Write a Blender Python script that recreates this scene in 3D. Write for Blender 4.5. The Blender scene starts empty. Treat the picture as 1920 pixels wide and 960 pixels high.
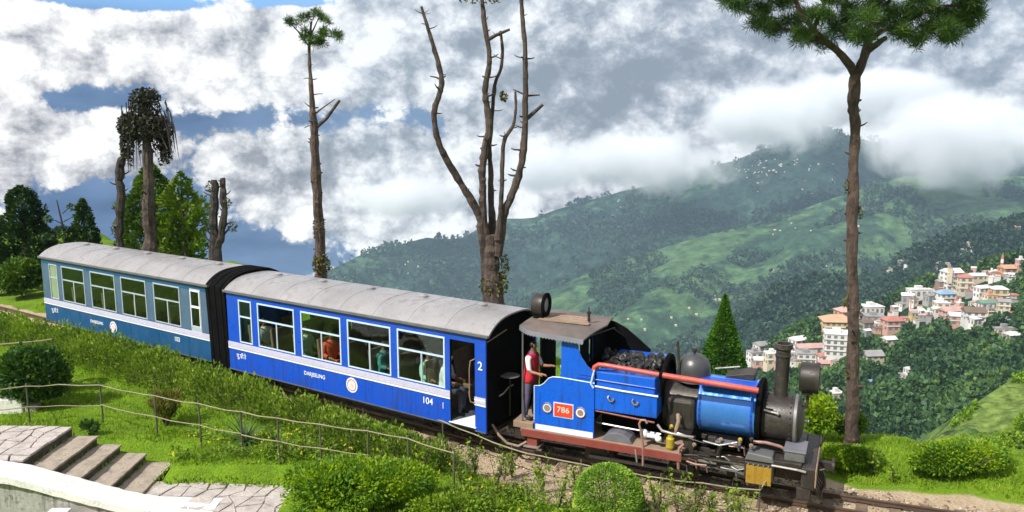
import bpy, bmesh, math, random
import numpy as np
from mathutils import Vector, Matrix, noise as mnoise
from mathutils.bvhtree import BVHTree

random.seed(7)
RNG = np.random.default_rng(7)
SC = bpy.context.scene
COL = SC.collection
R = math.radians

# ------------------------------------------------------------------ camera
CAM_H = 7.0
PITCH = math.atan(245 / 1500.0)
cam_data = bpy.data.cameras.new('camera')
cam_data.sensor_width = 36.0
cam_data.lens = 36.0 * 1500 / 1920
cam_data.clip_start = 0.1
cam_data.clip_end = 60000
cam = bpy.data.objects.new('camera', cam_data)
cam.location = (0, 0, CAM_H)
cam.rotation_euler = (math.pi / 2 - PITCH, 0, 0)
COL.objects.link(cam)
SC.camera = cam
CP, SP = math.cos(PITCH), math.sin(PITCH)


def ray(px, py):
    """direction through a pixel of the 1920x960 photograph"""
    a, b = (px - 960) / 1500.0, (480 - py) / 1500.0
    return Vector((a, CP + b * SP, -SP + b * CP))


def onz(px, py, z=0.0):
    r = ray(px, py)
    t = (z - CAM_H) / r.z
    return Vector((r.x * t, r.y * t, z))


def aty(px, py, Y):
    r = ray(px, py)
    t = Y / r.y
    return Vector((r.x * t, Y, CAM_H + r.z * t))


# ------------------------------------------------------------------ view, sun, sky
SC.view_settings.view_transform = 'Standard'
SC.view_settings.look = 'None'
SC.view_settings.exposure = 0.72
SC.view_settings.gamma = 1.0
cy = SC.cycles
cy.max_bounces = 7
cy.diffuse_bounces = 3
cy.glossy_bounces = 3
cy.transmission_bounces = 5
cy.transparent_max_bounces = 12
cy.volume_bounces = 6
cy.use_denoising = True
cy.caustics_reflective = False
cy.caustics_refractive = False

SUN_EL, SUN_AZ = R(47), R(-127)        # azimuth measured from +Y towards +X
sun_to = Vector((math.sin(SUN_AZ) * math.cos(SUN_EL), math.cos(SUN_AZ) * math.cos(SUN_EL), math.sin(SUN_EL)))
sl = bpy.data.lights.new('sun', 'SUN')
sl.energy = 3.6
sl.angle = R(0.6)
sl.color = (1.0, 0.955, 0.88)
sun = bpy.data.objects.new('sun', sl)
sun.rotation_euler = (-sun_to).to_track_quat('-Z', 'Y').to_euler()
COL.objects.link(sun)


class NT:
    """small node-tree writer"""
    def __init__(self, tree):
        self.t = tree
        self.n = tree.nodes
        self.l = tree.links

    def node(self, kind, ins=None, **props):
        nd = self.n.new(kind)
        for k, v in props.items():
            setattr(nd, k, v)
        for k, v in (ins or {}).items():
            s = nd.inputs[k]
            if isinstance(v, bpy.types.NodeSocket):
                self.l.new(v, s)
            else:
                s.default_value = v
        return nd

    def math(self, op, a, b=None, c=None, clamp=False):
        nd = self.n.new('ShaderNodeMath')
        nd.operation = op
        nd.use_clamp = clamp
        for i, v in enumerate((a, b, c)):
            if v is None:
                continue
            if isinstance(v, bpy.types.NodeSocket):
                self.l.new(v, nd.inputs[i])
            else:
                nd.inputs[i].default_value = v
        return nd.outputs[0]

    def mix(self, f, a, b, blend='MIX'):
        nd = self.n.new('ShaderNodeMix')
        nd.data_type = 'RGBA'
        nd.blend_type = blend
        for s, v in ((nd.inputs[0], f), (nd.inputs[6], a), (nd.inputs[7], b)):
            if isinstance(v, bpy.types.NodeSocket):
                self.l.new(v, s)
            elif isinstance(v, (int, float)):
                s.default_value = v
            else:
                s.default_value = (v[0], v[1], v[2], 1)
        return nd.outputs[2]

    def ramp(self, fac, stops, interp='LINEAR'):
        nd = self.n.new('ShaderNodeValToRGB')
        self.l.new(fac, nd.inputs[0])
        cr = nd.color_ramp
        cr.interpolation = interp
        while len(cr.elements) < len(stops):
            cr.elements.new(0.5)
        for e, (p, c) in zip(cr.elements, stops):
            e.position = p
            e.color = (c[0], c[1], c[2], 1) if not isinstance(c, (int, float)) else (c, c, c, 1)
        return nd.outputs[0]

    def smooth(self, v, lo, hi, tlo=0.0, thi=1.0):
        nd = self.n.new('ShaderNodeMapRange')
        nd.interpolation_type = 'SMOOTHSTEP'
        self.l.new(v, nd.inputs[0])
        for i, x in zip((1, 2, 3, 4), (lo, hi, tlo, thi)):
            nd.inputs[i].default_value = x
        return nd.outputs[0]


def pix_dir(px, py):
    r = ray(px, py).normalized()
    return math.atan2(r.x, r.y), math.asin(r.z)


world = bpy.data.worlds.new('World')
SC.world = world
world.use_nodes = True
W = NT(world.node_tree)
W.n.clear()
w_out = W.node('ShaderNodeOutputWorld')
bg = W.node('ShaderNodeBackground')
bg.inputs['Strength'].default_value = 0.1
W.l.new(bg.outputs[0], w_out.inputs[0])
sky = W.node('ShaderNodeTexSky', sky_type='NISHITA', sun_disc=False,
             sun_elevation=SUN_EL, sun_rotation=SUN_AZ, altitude=2000, air_density=1.0,
             dust_density=0.6, ozone_density=1.5)
tc = W.node('ShaderNodeTexCoord')
sep = W.node('ShaderNodeSeparateXYZ', {0: tc.outputs['Generated']})
az = W.math('ARCTAN2', sep.outputs[0], sep.outputs[1])
el = W.math('ARCSINE', sep.outputs[2])


def sky_vec(daz=0.0, de=0.0, sx=1.0, sy=1.22, seed=0.0):
    c = W.node('ShaderNodeCombineXYZ', {0: W.math('MULTIPLY_ADD', az, sx, daz * sx),
                                        1: W.math('MULTIPLY_ADD', el, sy, de * sy), 2: seed})
    return c.outputs[0]


def fbm(vec, scale, detail, rough, dist=0.0):
    return W.node('ShaderNodeTexNoise', {'Vector': vec, 'Scale': scale, 'Detail': detail,
                                         'Roughness': rough, 'Distortion': dist}).outputs['Fac']


def bump_at(px, py, rx, ry, amp, acc):
    """a soft patch of thicker (amp > 0) or thinner cloud centred on one direction"""
    a0, e0 = pix_dir(px, py)
    dx = W.math('MULTIPLY', W.math('SUBTRACT', az, a0), 1500.0 / rx)
    dy = W.math('MULTIPLY', W.math('SUBTRACT', el, e0), 1500.0 / ry)
    r2 = W.math('ADD', W.math('MULTIPLY', dx, dx), W.math('MULTIPLY', dy, dy))
    g = W.math('EXPONENT', W.math('MULTIPLY', r2, -1.0))
    return W.math('MULTIPLY_ADD', g, amp, acc)


warp = W.node('ShaderNodeTexNoise', {'Vector': sky_vec(seed=3.1), 'Scale': 7.0, 'Detail': 4.0, 'Roughness': 0.6}).outputs['Color']
wv = W.node('ShaderNodeVectorMath', {0: W.node('ShaderNodeVectorMath', {0: warp, 1: (0.5, 0.5, 0.5)}, operation='SUBTRACT').outputs[0],
                                     'Scale': 0.034}, operation='SCALE').outputs[0]


def cloud_field(daz, de, detail):
    """height of the billows seen along one direction"""
    v = W.node('ShaderNodeVectorMath', {0: sky_vec(daz, de), 1: wv}, operation='ADD').outputs[0]
    a = fbm(v, 4.2, detail, 0.52)
    vo = W.node('ShaderNodeTexVoronoi', {'Vector': v, 'Scale': 10.0, 'Detail': 4.0, 'Roughness': 0.6, 'Lacunarity': 2.4},
                voronoi_dimensions='2D', feature='F1', normalize=True).outputs['Distance']
    return W.math('MULTIPLY_ADD', W.math('SUBTRACT', 0.36, vo), 0.95, a)


n0 = cloud_field(0, 0, 5.0)
n1 = cloud_field(-0.015, 0.021, 4.0)
fine = fbm(sky_vec(seed=1.7), 26.0, 6.0, 0.62)
GAPS = [(150, 186, 95, 30, -.42), (500, 222, 140, 30, -.34), (745, 214, 100, 38, -.36), (850, 250, 60, 36, -.2),
        (60, 410, 230, 52, -.36), (330, 395, 110, 50, -.10), (540, 490, 150, 40, -.36), (250, 480, 180, 40, -.30),
        (250, 2, 170, 15, -.5), (560, 2, 90, 11, -.5),
        (90, 262, 170, 56, .22), (600, 330, 180, 70, .16), (1200, 150, 420, 220, .35), (1750, 250, 250, 200, .35),
        (350, 100, 320, 50, .18), (800, 90, 240, 60, .16), (760, 410, 160, 50, .2)]
dens = W.math('ADD', n0, W.math('MULTIPLY_ADD', W.math('SUBTRACT', fine, 0.5), 0.26, 0.05))
for g in GAPS:
    dens = bump_at(*g[:4], g[4], dens)
cover = W.smooth(dens, 0.40, 0.525)
# how much light each part of a cloud sends: billows lit from the sun's side, thick banks grey
lit = W.math('MULTIPLY_ADD', W.math('SUBTRACT', n0, n1), 2.1, 0.565)
lit = W.math('ADD', lit, W.math('MULTIPLY', W.math('SUBTRACT', fine, 0.5), 0.16))
lit = W.math('ADD', lit, W.math('MULTIPLY', W.math('SUBTRACT', n0, 0.52), 0.55))
grey = fbm(sky_vec(seed=9.0), 3.2, 3.0, 0.5)
lit = W.math('ADD', lit, W.math('MULTIPLY', W.math('SUBTRACT', grey, 0.5), 0.8))
for g in [(1225, 125, 190, 105, -.50), (1110, 235, 140, 80, -.22), (1380, 60, 110, 60, -.2), (1420, 190, 80, 100, .32), (1750, 240, 120, 100, .32), (1800, 70, 200, 80, -.26), (480, 320, 120, 70, -.20),
          (110, 270, 150, 56, .30), (330, 125, 240, 40, .16), (520, 410, 90, 60, .24), (1050, 20, 300, 36, .2), (760, 400, 110, 60, .2), (100, 60, 200, 40, -.14), (1560, 120, 120, 80, -.16)]:
    lit = bump_at(*g[:4], g[4], lit)
cloud_col = W.ramp(lit, [(0.0, (1.25, 1.25, 1.4)), (0.30, (2.25, 2.25, 2.5)), (0.58, (4.4, 4.35, 4.5)), (0.92, (7.1, 7.0, 6.85))])
# clear air: deep blue towards the horizon haze and the far ranges, brighter sky above
low_blue = W.ramp(fbm(sky_vec(sx=1.0, sy=3.0, seed=5.0), 9, 5, 0.55), [(0.3, (0.34, 0.70, 1.65)), (0.7, (0.95, 1.6, 2.9))])
upper = W.mix(0.6, sky.outputs[0], (0.9, 2.9, 6.4))
clear = W.mix(W.smooth(el, 0.10, 0.145), low_blue, upper)
col = W.mix(cover, clear, cloud_col)
W.l.new(col, bg.inputs['Color'])

# ------------------------------------------------------------------ helpers for objects
def tag(o, label=None, cat=None, group=None, kind=None):
    for k, v in (('label', label), ('category', cat), ('group', group), ('kind', kind)):
        if v:
            o[k] = v
    return o


def link(o, parent=None):
    COL.objects.link(o)
    if parent:
        o.parent = parent
    return o


def thing(name, label, cat, loc=(0, 0, 0), rz=0.0, group=None):
    o = bpy.data.objects.new(name, None)
    o.empty_display_size = 0.2
    o.location = loc
    o.rotation_euler = (0, 0, rz)
    link(o)
    return tag(o, label, cat, group)


class MB:
    """collects shapes into one mesh"""
    def __init__(self):
        self.v, self.f = [], []

    def add(self, vs, fs):
        b = len(self.v)
        self.v += [tuple(p) for p in vs]
        self.f += [tuple(b + i for i in f) for f in fs]
        return self

    def box(self, x0, x1, y0, y1, z0, z1):
        vs = [(x, y, z) for z in (z0, z1) for y in (y0, y1) for x in (x0, x1)]
        return self.add(vs, [(0, 2, 3, 1), (4, 5, 7, 6), (0, 1, 5, 4), (2, 6, 7, 3), (0, 4, 6, 2), (1, 3, 7, 5)])

    def prism(self, pts, y0, y1, axis='y'):
        """polygon in x,z (axis y), or y,z (axis x), or x,y (axis z)"""
        n = len(pts)
        def P(a, b, h):
            return (a, h, b) if axis == 'y' else (h, a, b) if axis == 'x' else (a, b, h)
        vs = [P(a, b, y0) for a, b in pts] + [P(a, b, y1) for a, b in pts]
        fs = [tuple(range(n)), tuple(range(2 * n - 1, n - 1, -1))]
        fs += [(i, i + n, (i + 1) % n + n, (i + 1) % n) for i in range(n)]
        return self.add(vs, fs)

    def tube(self, pts, rad, n=8, caps=True):
        pts = [Vector(p) for p in pts]
        rad = rad if isinstance(rad, (list, tuple)) else [rad] * len(pts)
        vs, fs = [], []
        up = None
        for i, p in enumerate(pts):
            d = (pts[min(i + 1, len(pts) - 1)] - pts[max(i - 1, 0)]).normalized()
            if up is None:
                up = Vector((0, 0, 1)) if abs(d.z) < .9 else Vector((1, 0, 0))
            a = d.cross(up).normalized()
            up = a.cross(d).normalized()
            for k in range(n):
                t = 2 * math.pi * k / n
                vs.append(p + (a * math.cos(t) + up * math.sin(t)) * rad[i])
        for i in range(len(pts) - 1):
            for k in range(n):
                fs.append((i * n + k, i * n + (k + 1) % n, (i + 1) * n + (k + 1) % n, (i + 1) * n + k))
        if caps:
            fs.append(tuple(range(n - 1, -1, -1)))
            fs.append(tuple(range((len(pts) - 1) * n, len(pts) * n)))
        return self.add(vs, fs)

    def lathe(self, prof, origin=(0, 0, 0), axis='z', n=24, caps=True):
        """profile of (radius, height) turned about an axis"""
        vs, fs = [], []
        o = Vector(origin)
        for r, h in prof:
            for k in range(n):
                t = 2 * math.pi * k / n
                c, s = r * math.cos(t), r * math.sin(t)
                q = (c, s, h) if axis == 'z' else (h, c, s) if axis == 'x' else (s, h, c)
                vs.append(o + Vector(q))
        for i in range(len(prof) - 1):
            for k in range(n):
                fs.append((i * n + k, i * n + (k + 1) % n, (i + 1) * n + (k + 1) % n, (i + 1) * n + k))
        if caps:
            fs.append(tuple(range(n - 1, -1, -1)))
            fs.append(tuple(range((len(prof) - 1) * n, len(prof) * n)))
        return self.add(vs, fs)

    def ball(self, c, r, n=12, m=8, sq=(1, 1, 1)):
        prof = [(max(1e-4, r * math.sin(math.pi * i / m)), -r * math.cos(math.pi * i / m)) for i in range(m + 1)]
        b = len(self.v)
        self.lathe(prof, (0, 0, 0), 'z', n)
        self.v[b:] = [(c[0] + x * sq[0], c[1] + y * sq[1], c[2] + z * sq[2]) for x, y, z in self.v[b:]]
        return self

    def jitter(self, amp, seed=0):
        rnd = random.Random(seed)
        self.v = [(x + rnd.uniform(-amp, amp), y + rnd.uniform(-amp, amp), z + rnd.uniform(-amp, amp)) for x, y, z in self.v]
        return self

    def mesh(self, name, mat):
        me = bpy.data.meshes.new(name)
        me.from_pydata(self.v, [], self.f)
        bm = bmesh.new()
        bm.from_mesh(me)
        bmesh.ops.recalc_face_normals(bm, faces=bm.faces)
        bm.to_mesh(me)
        bm.free()
        me.materials.append(mat)
        return me

    def build(self, name, mat, parent=None, smooth=None, bevel=0):
        me = self.mesh(name, mat)
        o = bpy.data.objects.new(name, me)
        link(o, parent)
        if smooth is not None:
            me.shade_smooth()
            try:
                me.set_sharp_from_angle(angle=R(smooth))
            except Exception:
                pass
        if bevel:
            m = o.modifiers.new('bevel', 'BEVEL')
            m.width = bevel
            m.segments = 2
            m.limit_method = 'ANGLE'
            m.angle_limit = R(40)
        return o


def mesh_np(name, verts, faces, mat):
    """fast mesh from numpy arrays; faces all of one size"""
    me = bpy.data.meshes.new(name)
    verts = np.asarray(verts, dtype=np.float32)
    faces = np.asarray(faces, dtype=np.int32)
    k = faces.shape[1]
    me.vertices.add(len(verts))
    me.vertices.foreach_set('co', verts.ravel())
    me.loops.add(faces.size)
    me.loops.foreach_set('vertex_index', faces.ravel())
    me.polygons.add(len(faces))
    me.polygons.foreach_set('loop_start', np.arange(0, faces.size, k, dtype=np.int32))
    me.polygons.foreach_set('loop_total', np.full(len(faces), k, dtype=np.int32))
    me.update(calc_edges=True)
    me.materials.append(mat)
    return me


def obj_np(name, verts, faces, mat, parent=None):
    o = bpy.data.objects.new(name, mesh_np(name, verts, faces, mat))
    return link(o, parent)


def copy_tree(o, parent=None):
    c = o.copy()
    COL.objects.link(c)
    if parent:
        c.parent = parent
    for ch in list(o.children):
        copy_tree(ch, c)
    return c


# ------------------------------------------------------------------ materials
def mat_base(name):
    m = bpy.data.materials.new(name)
    m.use_nodes = True
    T = NT(m.node_tree)
    T.n.clear()
    out = T.node('ShaderNodeOutputMaterial')
    return m, T, out


def paint(name, col, rough=0.4, metal=0.0, var=0.25, scale=3.0, dirt=None, dirt_amt=0.35, bump=0.0, coat=0.0, bscale=40.0, streak=0.0):
    """surface with uneven colour, blotchy wear and changing gloss"""
    m, T, out = mat_base(name)
    tc = T.node('ShaderNodeTexCoord')
    v = tc.outputs['Object']
    n1 = T.node('ShaderNodeTexNoise', {'Vector': v, 'Scale': scale, 'Detail': 6.0, 'Roughness': 0.6}).outputs['Fac']
    n2 = T.node('ShaderNodeTexNoise', {'Vector': v, 'Scale': scale * 7, 'Detail': 5.0, 'Roughness': 0.7}).outputs['Fac']
    c0 = tuple(max(0, c * (1 - var)) for c in col)
    c1 = tuple(c * (1 + var * 0.8) for c in col)
    c = T.ramp(n1, [(0.3, c0), (0.7, c1)])
    if dirt is not None:
        f = T.smooth(T.math('ADD', T.math('MULTIPLY', n2, 0.6), T.math('MULTIPLY', n1, 0.4)), 0.50, 0.66, 0, dirt_amt)
        c = T.mix(f, c, dirt)
    if streak:
        mp = T.node('ShaderNodeMapping', {0: v, 3: (14.0, 14.0, 1.1)})
        n4 = T.node('ShaderNodeTexNoise', {'Vector': mp.outputs[0], 'Scale': 1.0, 'Detail': 5.0, 'Roughness': 0.65}).outputs['Fac']
        c = T.mix(T.smooth(T.math('ADD', n4, T.math('MULTIPLY', T.math('SUBTRACT', n1, 0.5), 0.6)), 0.50, 0.72, 0, streak), c, dirt)
    b = T.node('ShaderNodeBsdfPrincipled', {'Base Color': c, 'Metallic': metal})
    T.l.new(T.smooth(n2, 0.3, 0.7, max(0.02, rough - 0.1), min(1, rough + 0.15)), b.inputs['Roughness'])
    b.inputs['Coat Weight'].default_value = coat
    if bump:
        n3 = T.node('ShaderNodeTexNoise', {'Vector': v, 'Scale': bscale, 'Detail': 5.0, 'Roughness': 0.65}).outputs['Fac']
        bp = T.node('ShaderNodeBump', {'Height': n3, 'Strength': bump, 'Distance': 0.02})
        T.l.new(bp.outputs[0], b.inputs['Normal'])
    T.l.new(b.outputs[0], out.inputs[0])
    return m


def leafmat(name, stops, transl=0.35, nscale=1.2, rough=0.55):
    """leaves: each leaf its own tint, drifting in patches, some light through them"""
    m, T, out = mat_base(name)
    geo = T.node('ShaderNodeNewGeometry')
    rnd = geo.outputs['Random Per Island']
    n = T.node('ShaderNodeTexNoise', {'Vector': geo.outputs['Position'], 'Scale': nscale, 'Detail': 2.0}).outputs['Fac']
    f = T.math('ADD', T.math('MULTIPLY', rnd, 0.55), T.math('MULTIPLY', T.smooth(n, 0.3, 0.7), 0.45))
    c = T.ramp(f, stops)
    d = T.node('ShaderNodeBsdfPrincipled', {'Base Color': c, 'Roughness': rough})
    d.inputs['Specular IOR Level'].default_value = 0.3
    t = T.node('ShaderNodeBsdfTranslucent', {'Color': T.mix(1.0, c, (1.0, 1.15, 0.5), 'MULTIPLY')})
    mx = T.node('ShaderNodeMixShader', {0: transl, 1: d.outputs[0], 2: t.outputs[0]})
    T.l.new(mx.outputs[0], out.inputs[0])
    return m


def leaves(P, size, up=0.4, aspect=0.5, rng=RNG, fold=True, dirs=None):
    """arrays of leaf blades (two triangles folded on the midrib) at points P"""
    n = len(P)
    size = np.broadcast_to(np.asarray(size, dtype=np.float64), (n,)) * rng.uniform(0.65, 1.3, n)
    if dirs is None:
        d = rng.normal(size=(n, 3))
    else:
        d = dirs + rng.normal(size=(n, 3)) * 0.45
    d[:, 2] += up * 0.4
    d /= np.linalg.norm(d, axis=1)[:, None] + 1e-9
    nrm = rng.normal(size=(n, 3))
    nrm[:, 2] += up * 2
    s = np.cross(d, nrm)
    s /= np.linalg.norm(s, axis=1)[:, None] + 1e-9
    nn = np.cross(s, d)
    L = size[:, None]
    base = P - d * L * 0.5
    tip = P + d * L * 0.5
    mid = P + nn * L * (-0.12 if fold else 0)
    l = mid + s * L * aspect * 0.5 + nn * L * 0.12
    r = mid - s * L * aspect * 0.5 + nn * L * 0.12
    V = np.stack([base, l, tip, r], axis=1).reshape(-1, 3)
    i = np.arange(n) * 4
    F = np.stack([np.stack([i, i + 1, i + 2], 1), np.stack([i, i + 2, i + 3], 1)], 1).reshape(-1, 3)
    return V, F


def leafobj(name, P, size, mat, parent=None, **kw):
    V, F = leaves(np.asarray(P, dtype=np.float64), size, **kw)
    return obj_np(name, V, F, mat, parent)


def text_part(txt, size, loc, rot, mat, parent, name='lettering', extrude=0.004, xscale=1.0, center=True):
    cu = bpy.data.curves.new(name, 'FONT')
    cu.body = txt
    cu.size = size
    cu.extrude = extrude
    cu.offset = size * 0.012
    if center:
        cu.align_x = 'CENTER'
        cu.align_y = 'CENTER'
    tmp = bpy.data.objects.new(name + '_curve', cu)
    COL.objects.link(tmp)
    dg = bpy.context.evaluated_depsgraph_get()
    me = bpy.data.meshes.new_from_object(tmp.evaluated_get(dg))
    bpy.data.objects.remove(tmp)
    me.name = name
    me.materials.clear()
    me.materials.append(mat)
    o = bpy.data.objects.new(name, me)
    o.location = loc
    o.rotation_euler = rot
    o.scale = (xscale, 1, 1)
    return link(o, parent)
# ------------------------------------------------------------------ far hills
def hill_mat(name, forest, meadow, bare, mbias=0.5, scale=0.004, fine=0.05, bscale=0.03, bstr=0.6, bdist=12.0):
    m, T, out = mat_base(name)
    g = T.node('ShaderNodeNewGeometry').outputs['Position']
    n1 = T.node('ShaderNodeTexNoise', {'Vector': g, 'Scale': scale, 'Detail': 7.0, 'Roughness': 0.62, 'Distortion': 0.6}).outputs['Fac']
    n2 = T.node('ShaderNodeTexNoise', {'Vector': g, 'Scale': fine, 'Detail': 6.0, 'Roughness': 0.7}).outputs['Fac']
    n3 = T.node('ShaderNodeTexVoronoi', {'Vector': g, 'Scale': bscale}).outputs['Distance']
    fo = T.ramp(n2, [(0.35, tuple(c * 0.35 for c in forest)), (0.65, tuple(c * 1.5 for c in forest))])
    me = T.ramp(n2, [(0.36, tuple(c * 0.4 for c in meadow)), (0.62, tuple(c * 1.35 for c in meadow))])
    f = T.smooth(T.math('ADD', n1, T.math('MULTIPLY', T.math('SUBTRACT', n2, 0.5), 0.35)), mbias - 0.05, mbias + 0.06)
    sepz = T.node('ShaderNodeSeparateXYZ', {0: g}).outputs[2]
    wv_ = T.math('SINE', T.math('MULTIPLY_ADD', n1, 46.0, T.math('MULTIPLY', sepz, scale * 110)))
    me = T.mix(T.smooth(wv_, 0.1, 0.9, 0.0, 0.38), me, tuple(q * 0.55 for q in meadow))
    c = T.mix(f, fo, me)
    n4 = T.node('ShaderNodeTexNoise', {'Vector': g, 'Scale': scale * 2.3, 'Detail': 4.0}).outputs['Fac']
    c = T.mix(T.smooth(n4, 0.66, 0.74, 0, 0.6), c, bare)
    b = T.node('ShaderNodeBsdfPrincipled', {'Base Color': c, 'Roughness': 0.9})
    b.inputs['Specular IOR Level'].default_value = 0.1
    hgt = T.math('ADD', T.math('MULTIPLY', n3, T.math('SUBTRACT', 1.0, T.math('MULTIPLY', f, 0.8))), T.math('MULTIPLY', n2, 1.2))
    bp = T.node('ShaderNodeBump', {'Height': hgt, 'Strength': bstr, 'Distance': bdist})
    T.l.new(bp.outputs[0], b.inputs['Normal'])
    T.l.new(b.outputs[0], out.inputs[0])
    return m


def interp(poly, x):
    xs = [p[0] for p in poly]
    return [float(np.interp(x, xs, [p[i] for p in poly])) for i in range(1, len(poly[0]))]


HILL = {}


def hill(name, mat, ridge, foot, nu, nv, amp, freq, seed, spur=0.0, spur_f=1.0, back=400.0):
    """a slope between a crest line and a foot line, with gullies and spurs, and a back side"""
    x0, x1 = ridge[0][0], ridge[-1][0]
    rows = []
    for j in range(-3, nv + 1):
        row = []
        v = max(0, j) / nv
        for i in range(nu + 1):
            px = x0 + (x1 - x0) * i / nu
            pyr, yr = interp(ridge, px)
            pyf, yf = interp(foot, px)
            A, B = aty(px, pyr, yr), aty(px, pyf, yf)
            p = A.lerp(B, v)
            q = Vector((p.x, p.y, seed * 37.0)) * freq
            d = 0.0
            a = 1.0
            for o in range(5):
                d += a * (1 - 2 * abs(mnoise.noise(q * (2 ** o)))) if o < 2 else a * mnoise.noise(q * (2 ** o)) * 1.3
                a *= 0.5
            w = 0.25 + 0.75 * min(1, v * 3)
            p.z += amp * w * (d - 0.6)
            # spurs running down and to the left
            if spur:
                u = (px - x0) / (x1 - x0) + v * 0.45 + 0.12 * mnoise.noise(q * 0.7)
                p.z += spur * min(1, v * 2.5) * math.sin(u * spur_f * 6.283)
            if j < 0:
                p.y += back * (-j)
                p.z -= back * (-j) * 0.8
            row.append(p)
        rows.append(row)
    nr = len(rows)
    V = np.array([[p.x, p.y, p.z] for r in rows for p in r])
    idx = np.arange(nr * (nu + 1)).reshape(nr, nu + 1)
    F = np.stack([idx[1:, :-1], idx[1:, 1:], idx[:-1, 1:], idx[:-1, :-1]], -1).reshape(-1, 4)
    o = obj_np(name, V, F, mat)
    o.data.shade_smooth()
    tag(o, kind='structure')
    HILL[name] = BVHTree.FromPolygons([tuple(v) for v in V], [tuple(f) for f in F])
    HILL[name + '_v'] = np.array([[[p.x, p.y, p.z] for p in r] for r in rows[3:]])
    return o


def on_hill(name, px, py):
    h = HILL[name].ray_cast(Vector((0, 0, CAM_H)), ray(px, py).normalized())
    return h[0]


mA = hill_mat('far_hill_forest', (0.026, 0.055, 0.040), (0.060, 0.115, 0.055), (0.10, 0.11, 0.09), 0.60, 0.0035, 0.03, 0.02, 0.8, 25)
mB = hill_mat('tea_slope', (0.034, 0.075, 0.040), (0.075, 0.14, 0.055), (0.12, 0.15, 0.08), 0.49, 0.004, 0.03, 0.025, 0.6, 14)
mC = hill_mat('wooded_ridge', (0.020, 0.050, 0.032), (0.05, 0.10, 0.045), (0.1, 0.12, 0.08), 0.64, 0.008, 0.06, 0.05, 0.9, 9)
mD = hill_mat('town_hillside', (0.022, 0.058, 0.024), (0.07, 0.14, 0.035), (0.16, 0.15, 0.1), 0.58, 0.02, 0.2, 0.15, 0.9, 3)
mE = hill_mat('near_meadow', (0.06, 0.11, 0.03), (0.15, 0.22, 0.05), (0.17, 0.19, 0.08), 0.45, 0.06, 0.6, 0.6, 0.6, 0.8)

hill('mountain', mA,
     [(585, 530, 2400), (620, 507, 2450), (660, 486, 2550), (720, 465, 2700), (800, 447, 2850), (860, 450, 2950), (900, 428, 3000), (940, 411, 3000),
      (1000, 407, 3000), (1060, 388, 3000), (1140, 366, 3000), (1200, 352, 3000), (1290, 322, 3000), (1380, 300, 3000), (1460, 272, 3000), (1540, 244, 3000),
      (1620, 262, 3000), (1720, 285, 3000), (1820, 275, 3000), (2100, 280, 3000)],
     [(585, 760, 1900), (900, 720, 2000), (1300, 640, 1900), (2100, 600, 1900)], 240, 90, 26, 0.0045, 1, 34, 3.6, 150)
hill('tea_hillside', mB,
     [(700, 740, 1900), (830, 650, 1900), (950, 585, 1950), (1100, 512, 2000), (1230, 470, 2000), (1330, 438, 2000), (1450, 412, 2050), (1560, 372, 2050), (1700, 330, 2100), (1900, 330, 2100), (2100, 320, 2100)],
     [(700, 840, 1400), (1100, 800, 1250), (1500, 720, 1200), (2100, 680, 1200)], 220, 90, 14, 0.006, 2, 20, 4.2)
hill('wooded_ridge', mC,
     [(1250, 720, 1000), (1330, 650, 1000), (1400, 585, 1000), (1450, 545, 1000), (1520, 527, 1000), (1600, 522, 1000), (1680, 488, 1000), (1760, 452, 1000), (1840, 430, 1000), (1920, 412, 1000), (2100, 380, 1000)],
     [(1250, 850, 800), (1600, 760, 700), (2100, 650, 700)], 120, 50, 8, 0.012, 3, 6, 5)
hill('town_hillside', mD,
     [(1300, 760, 400), (1380, 700, 410), (1440, 655, 420), (1530, 615, 425), (1600, 590, 430), (1660, 575, 440), (1720, 545, 445), (1780, 522, 445), (1850, 508, 440), (1920, 490, 430), (2100, 450, 430)],
     [(1300, 900, 300), (1500, 930, 270), (1700, 900, 260), (1920, 800, 270), (2100, 760, 270)], 150, 90, 3.5, 0.03, 4, 2.5, 4, 60)
hill('near_hillside', mE,
     [(1640, 905, 86), (1720, 850, 92), (1780, 805, 97), (1830, 757, 102), (1880, 722, 106), (1920, 700, 110), (2150, 600, 120)],
     [(1640, 960, 70), (1780, 960, 70), (1920, 930, 75), (2150, 900, 80)], 60, 40, 0.5, 0.15, 5, 0.4, 3, 30)

# ------------------------------------------------------------------ air between here and the far slopes
hz = MB().box(-640, 2300, -60, 3560, -1302, 640).build('haze', bpy.data.materials.new('haze_air'))
hm = hz.data.materials[0]
hm.use_nodes = True
T = NT(hm.node_tree)
T.n.clear()
T.l.new(T.node('ShaderNodeVolumePrincipled', {'Color': (0.56, 0.77, 1.0, 1), 'Density': 0.000105, 'Anisotropy': 0.0}).outputs[0],
        T.node('ShaderNodeOutputMaterial').inputs['Volume'])
tag(hz, 'thin bluish haze over the valley and far slopes', 'haze', kind='stuff')


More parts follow.
